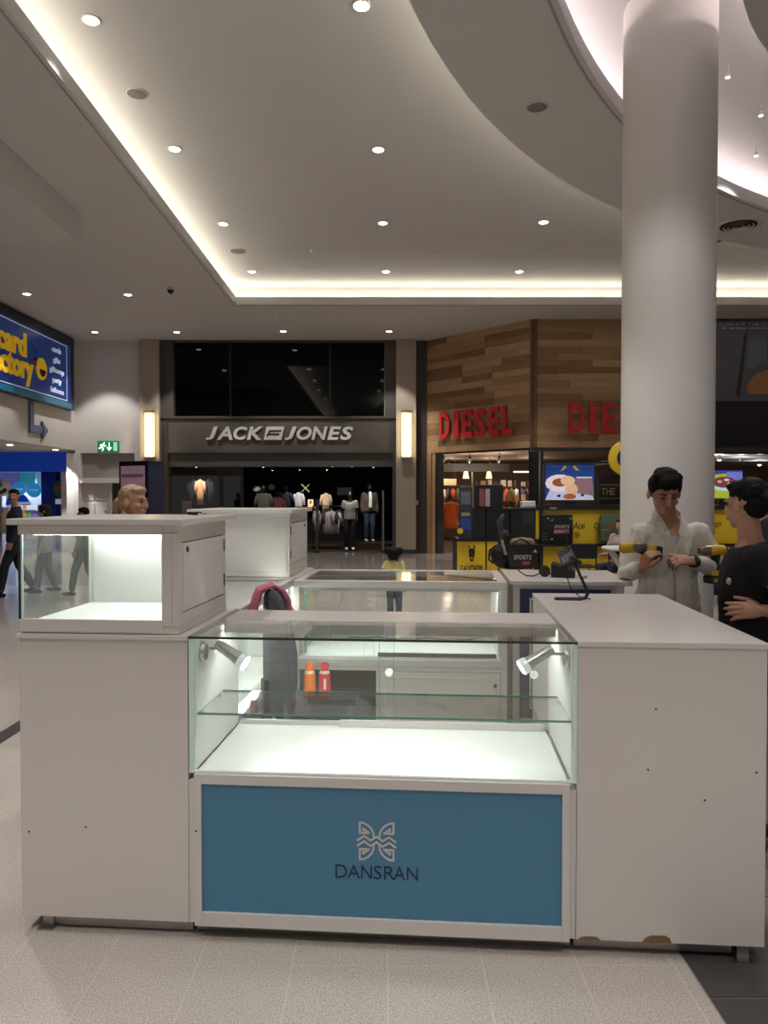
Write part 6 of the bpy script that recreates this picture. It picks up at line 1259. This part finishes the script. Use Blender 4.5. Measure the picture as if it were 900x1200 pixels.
for k in range(6): B(-.2 + .075 * k, -.18 + .075 * k, -.062, -.05, -.6, -.14).build('stripe', cloth('6a5a66'), g_)
rack('clothes_rack', 'black clothes rail with striped shirts in the dark shop', p.x, 22.35, 1.1, 1.30, 5, ['b3a6aa', '3a3a42', '8f8a88', '2a2c34', '6d6a70'], 'front rail of the dark shop')
p = at(364, 594, 24.3); t = thing('display_shelf', 'wooden display shelf with a framed sign in the dark shop', 'shelf', (p.x, p.y, 0)); B(-.45, .25, -.15, .2, p.z - .04, p.z).build('shelf_board', mat('amber_wood', '9a6a3c', .5), t)
for a in (-.4, .2): MB().tube([(a, 0, .012), (a, 0, p.z - .04)], .02, 6).build('leg', BLACK, t)
t = thing('framed_sign', 'small lit cream framed sign on the wooden shelf of the dark shop', 'sign', p + Vector((0, 0, .001))); B(-.09, .09, -.01, .01, 0, .24).build('frame', mat('lit_cream', 'e3c79a', .5, emit=.5, ecol='e3c79a'), t); B(-.03, .03, -.013, -.01, .1, .2).build('print', mat('print_tan', '8a5a3a', .5), t)
p = at(358, 572, 25.5); t = thing('lit_triangle', 'small lit triangular emblem deep in the dark shop', 'sign', p); MB().ribbon([(-.12, .12), (.12, -.12)], .05, -.02, 0).ribbon([(.12, .12), (-.12, -.12)], .03, -.02, 0).build('crossed_bars', mat('lit_sand', 'cdbf98', .5, emit=.5, ecol='cdbf98'), t); MB().tube([(0, 0, .1), (0, 0, 2.6 - p.z)], .008, 5).build('hanging_cord', BLACK, t)
p = at(402, 578, 26.5); t = thing('grey_wall_screen', 'dim grey screen on the back wall of the dark shop', 'screen', (p.x, 27.45, p.z)); B(-.3, .3, 0, .05, -.1, .25).build('casing', BLACK, t); B(-.26, .26, -.005, 0, -.06, .21).build('screen', mat('dim_screen', '5d635d', .4, emit=.12), t)
t = thing('security_gate', 'slim upright security gate at right of the dark shop entrance', 'gate', ((449 - 450) / S(21.3), 21.3, 0)); MB().box(-.025, .025, -.2, .2, .05, 1.75).build('gate_panel', mat('gate_pale', '77736f', .3), t); B(-.05, .05, -.25, .25, .012, .05).build('gate_base', BLACK, t)
t = thing('security_gate', 'slim upright security gate at left of the dark shop entrance', 'gate', ((372 - 450) / S(21.3), 21.3, 0)); MB().box(-.03, .03, -.2, .2, .05, 1.5).build('gate_panel', mat('gate_dark', '3a3836', .3), t); B(-.06, .06, -.25, .25, .012, .05).build('gate_base', BLACK, t)
bpy.data.scenes.remove(TMP)
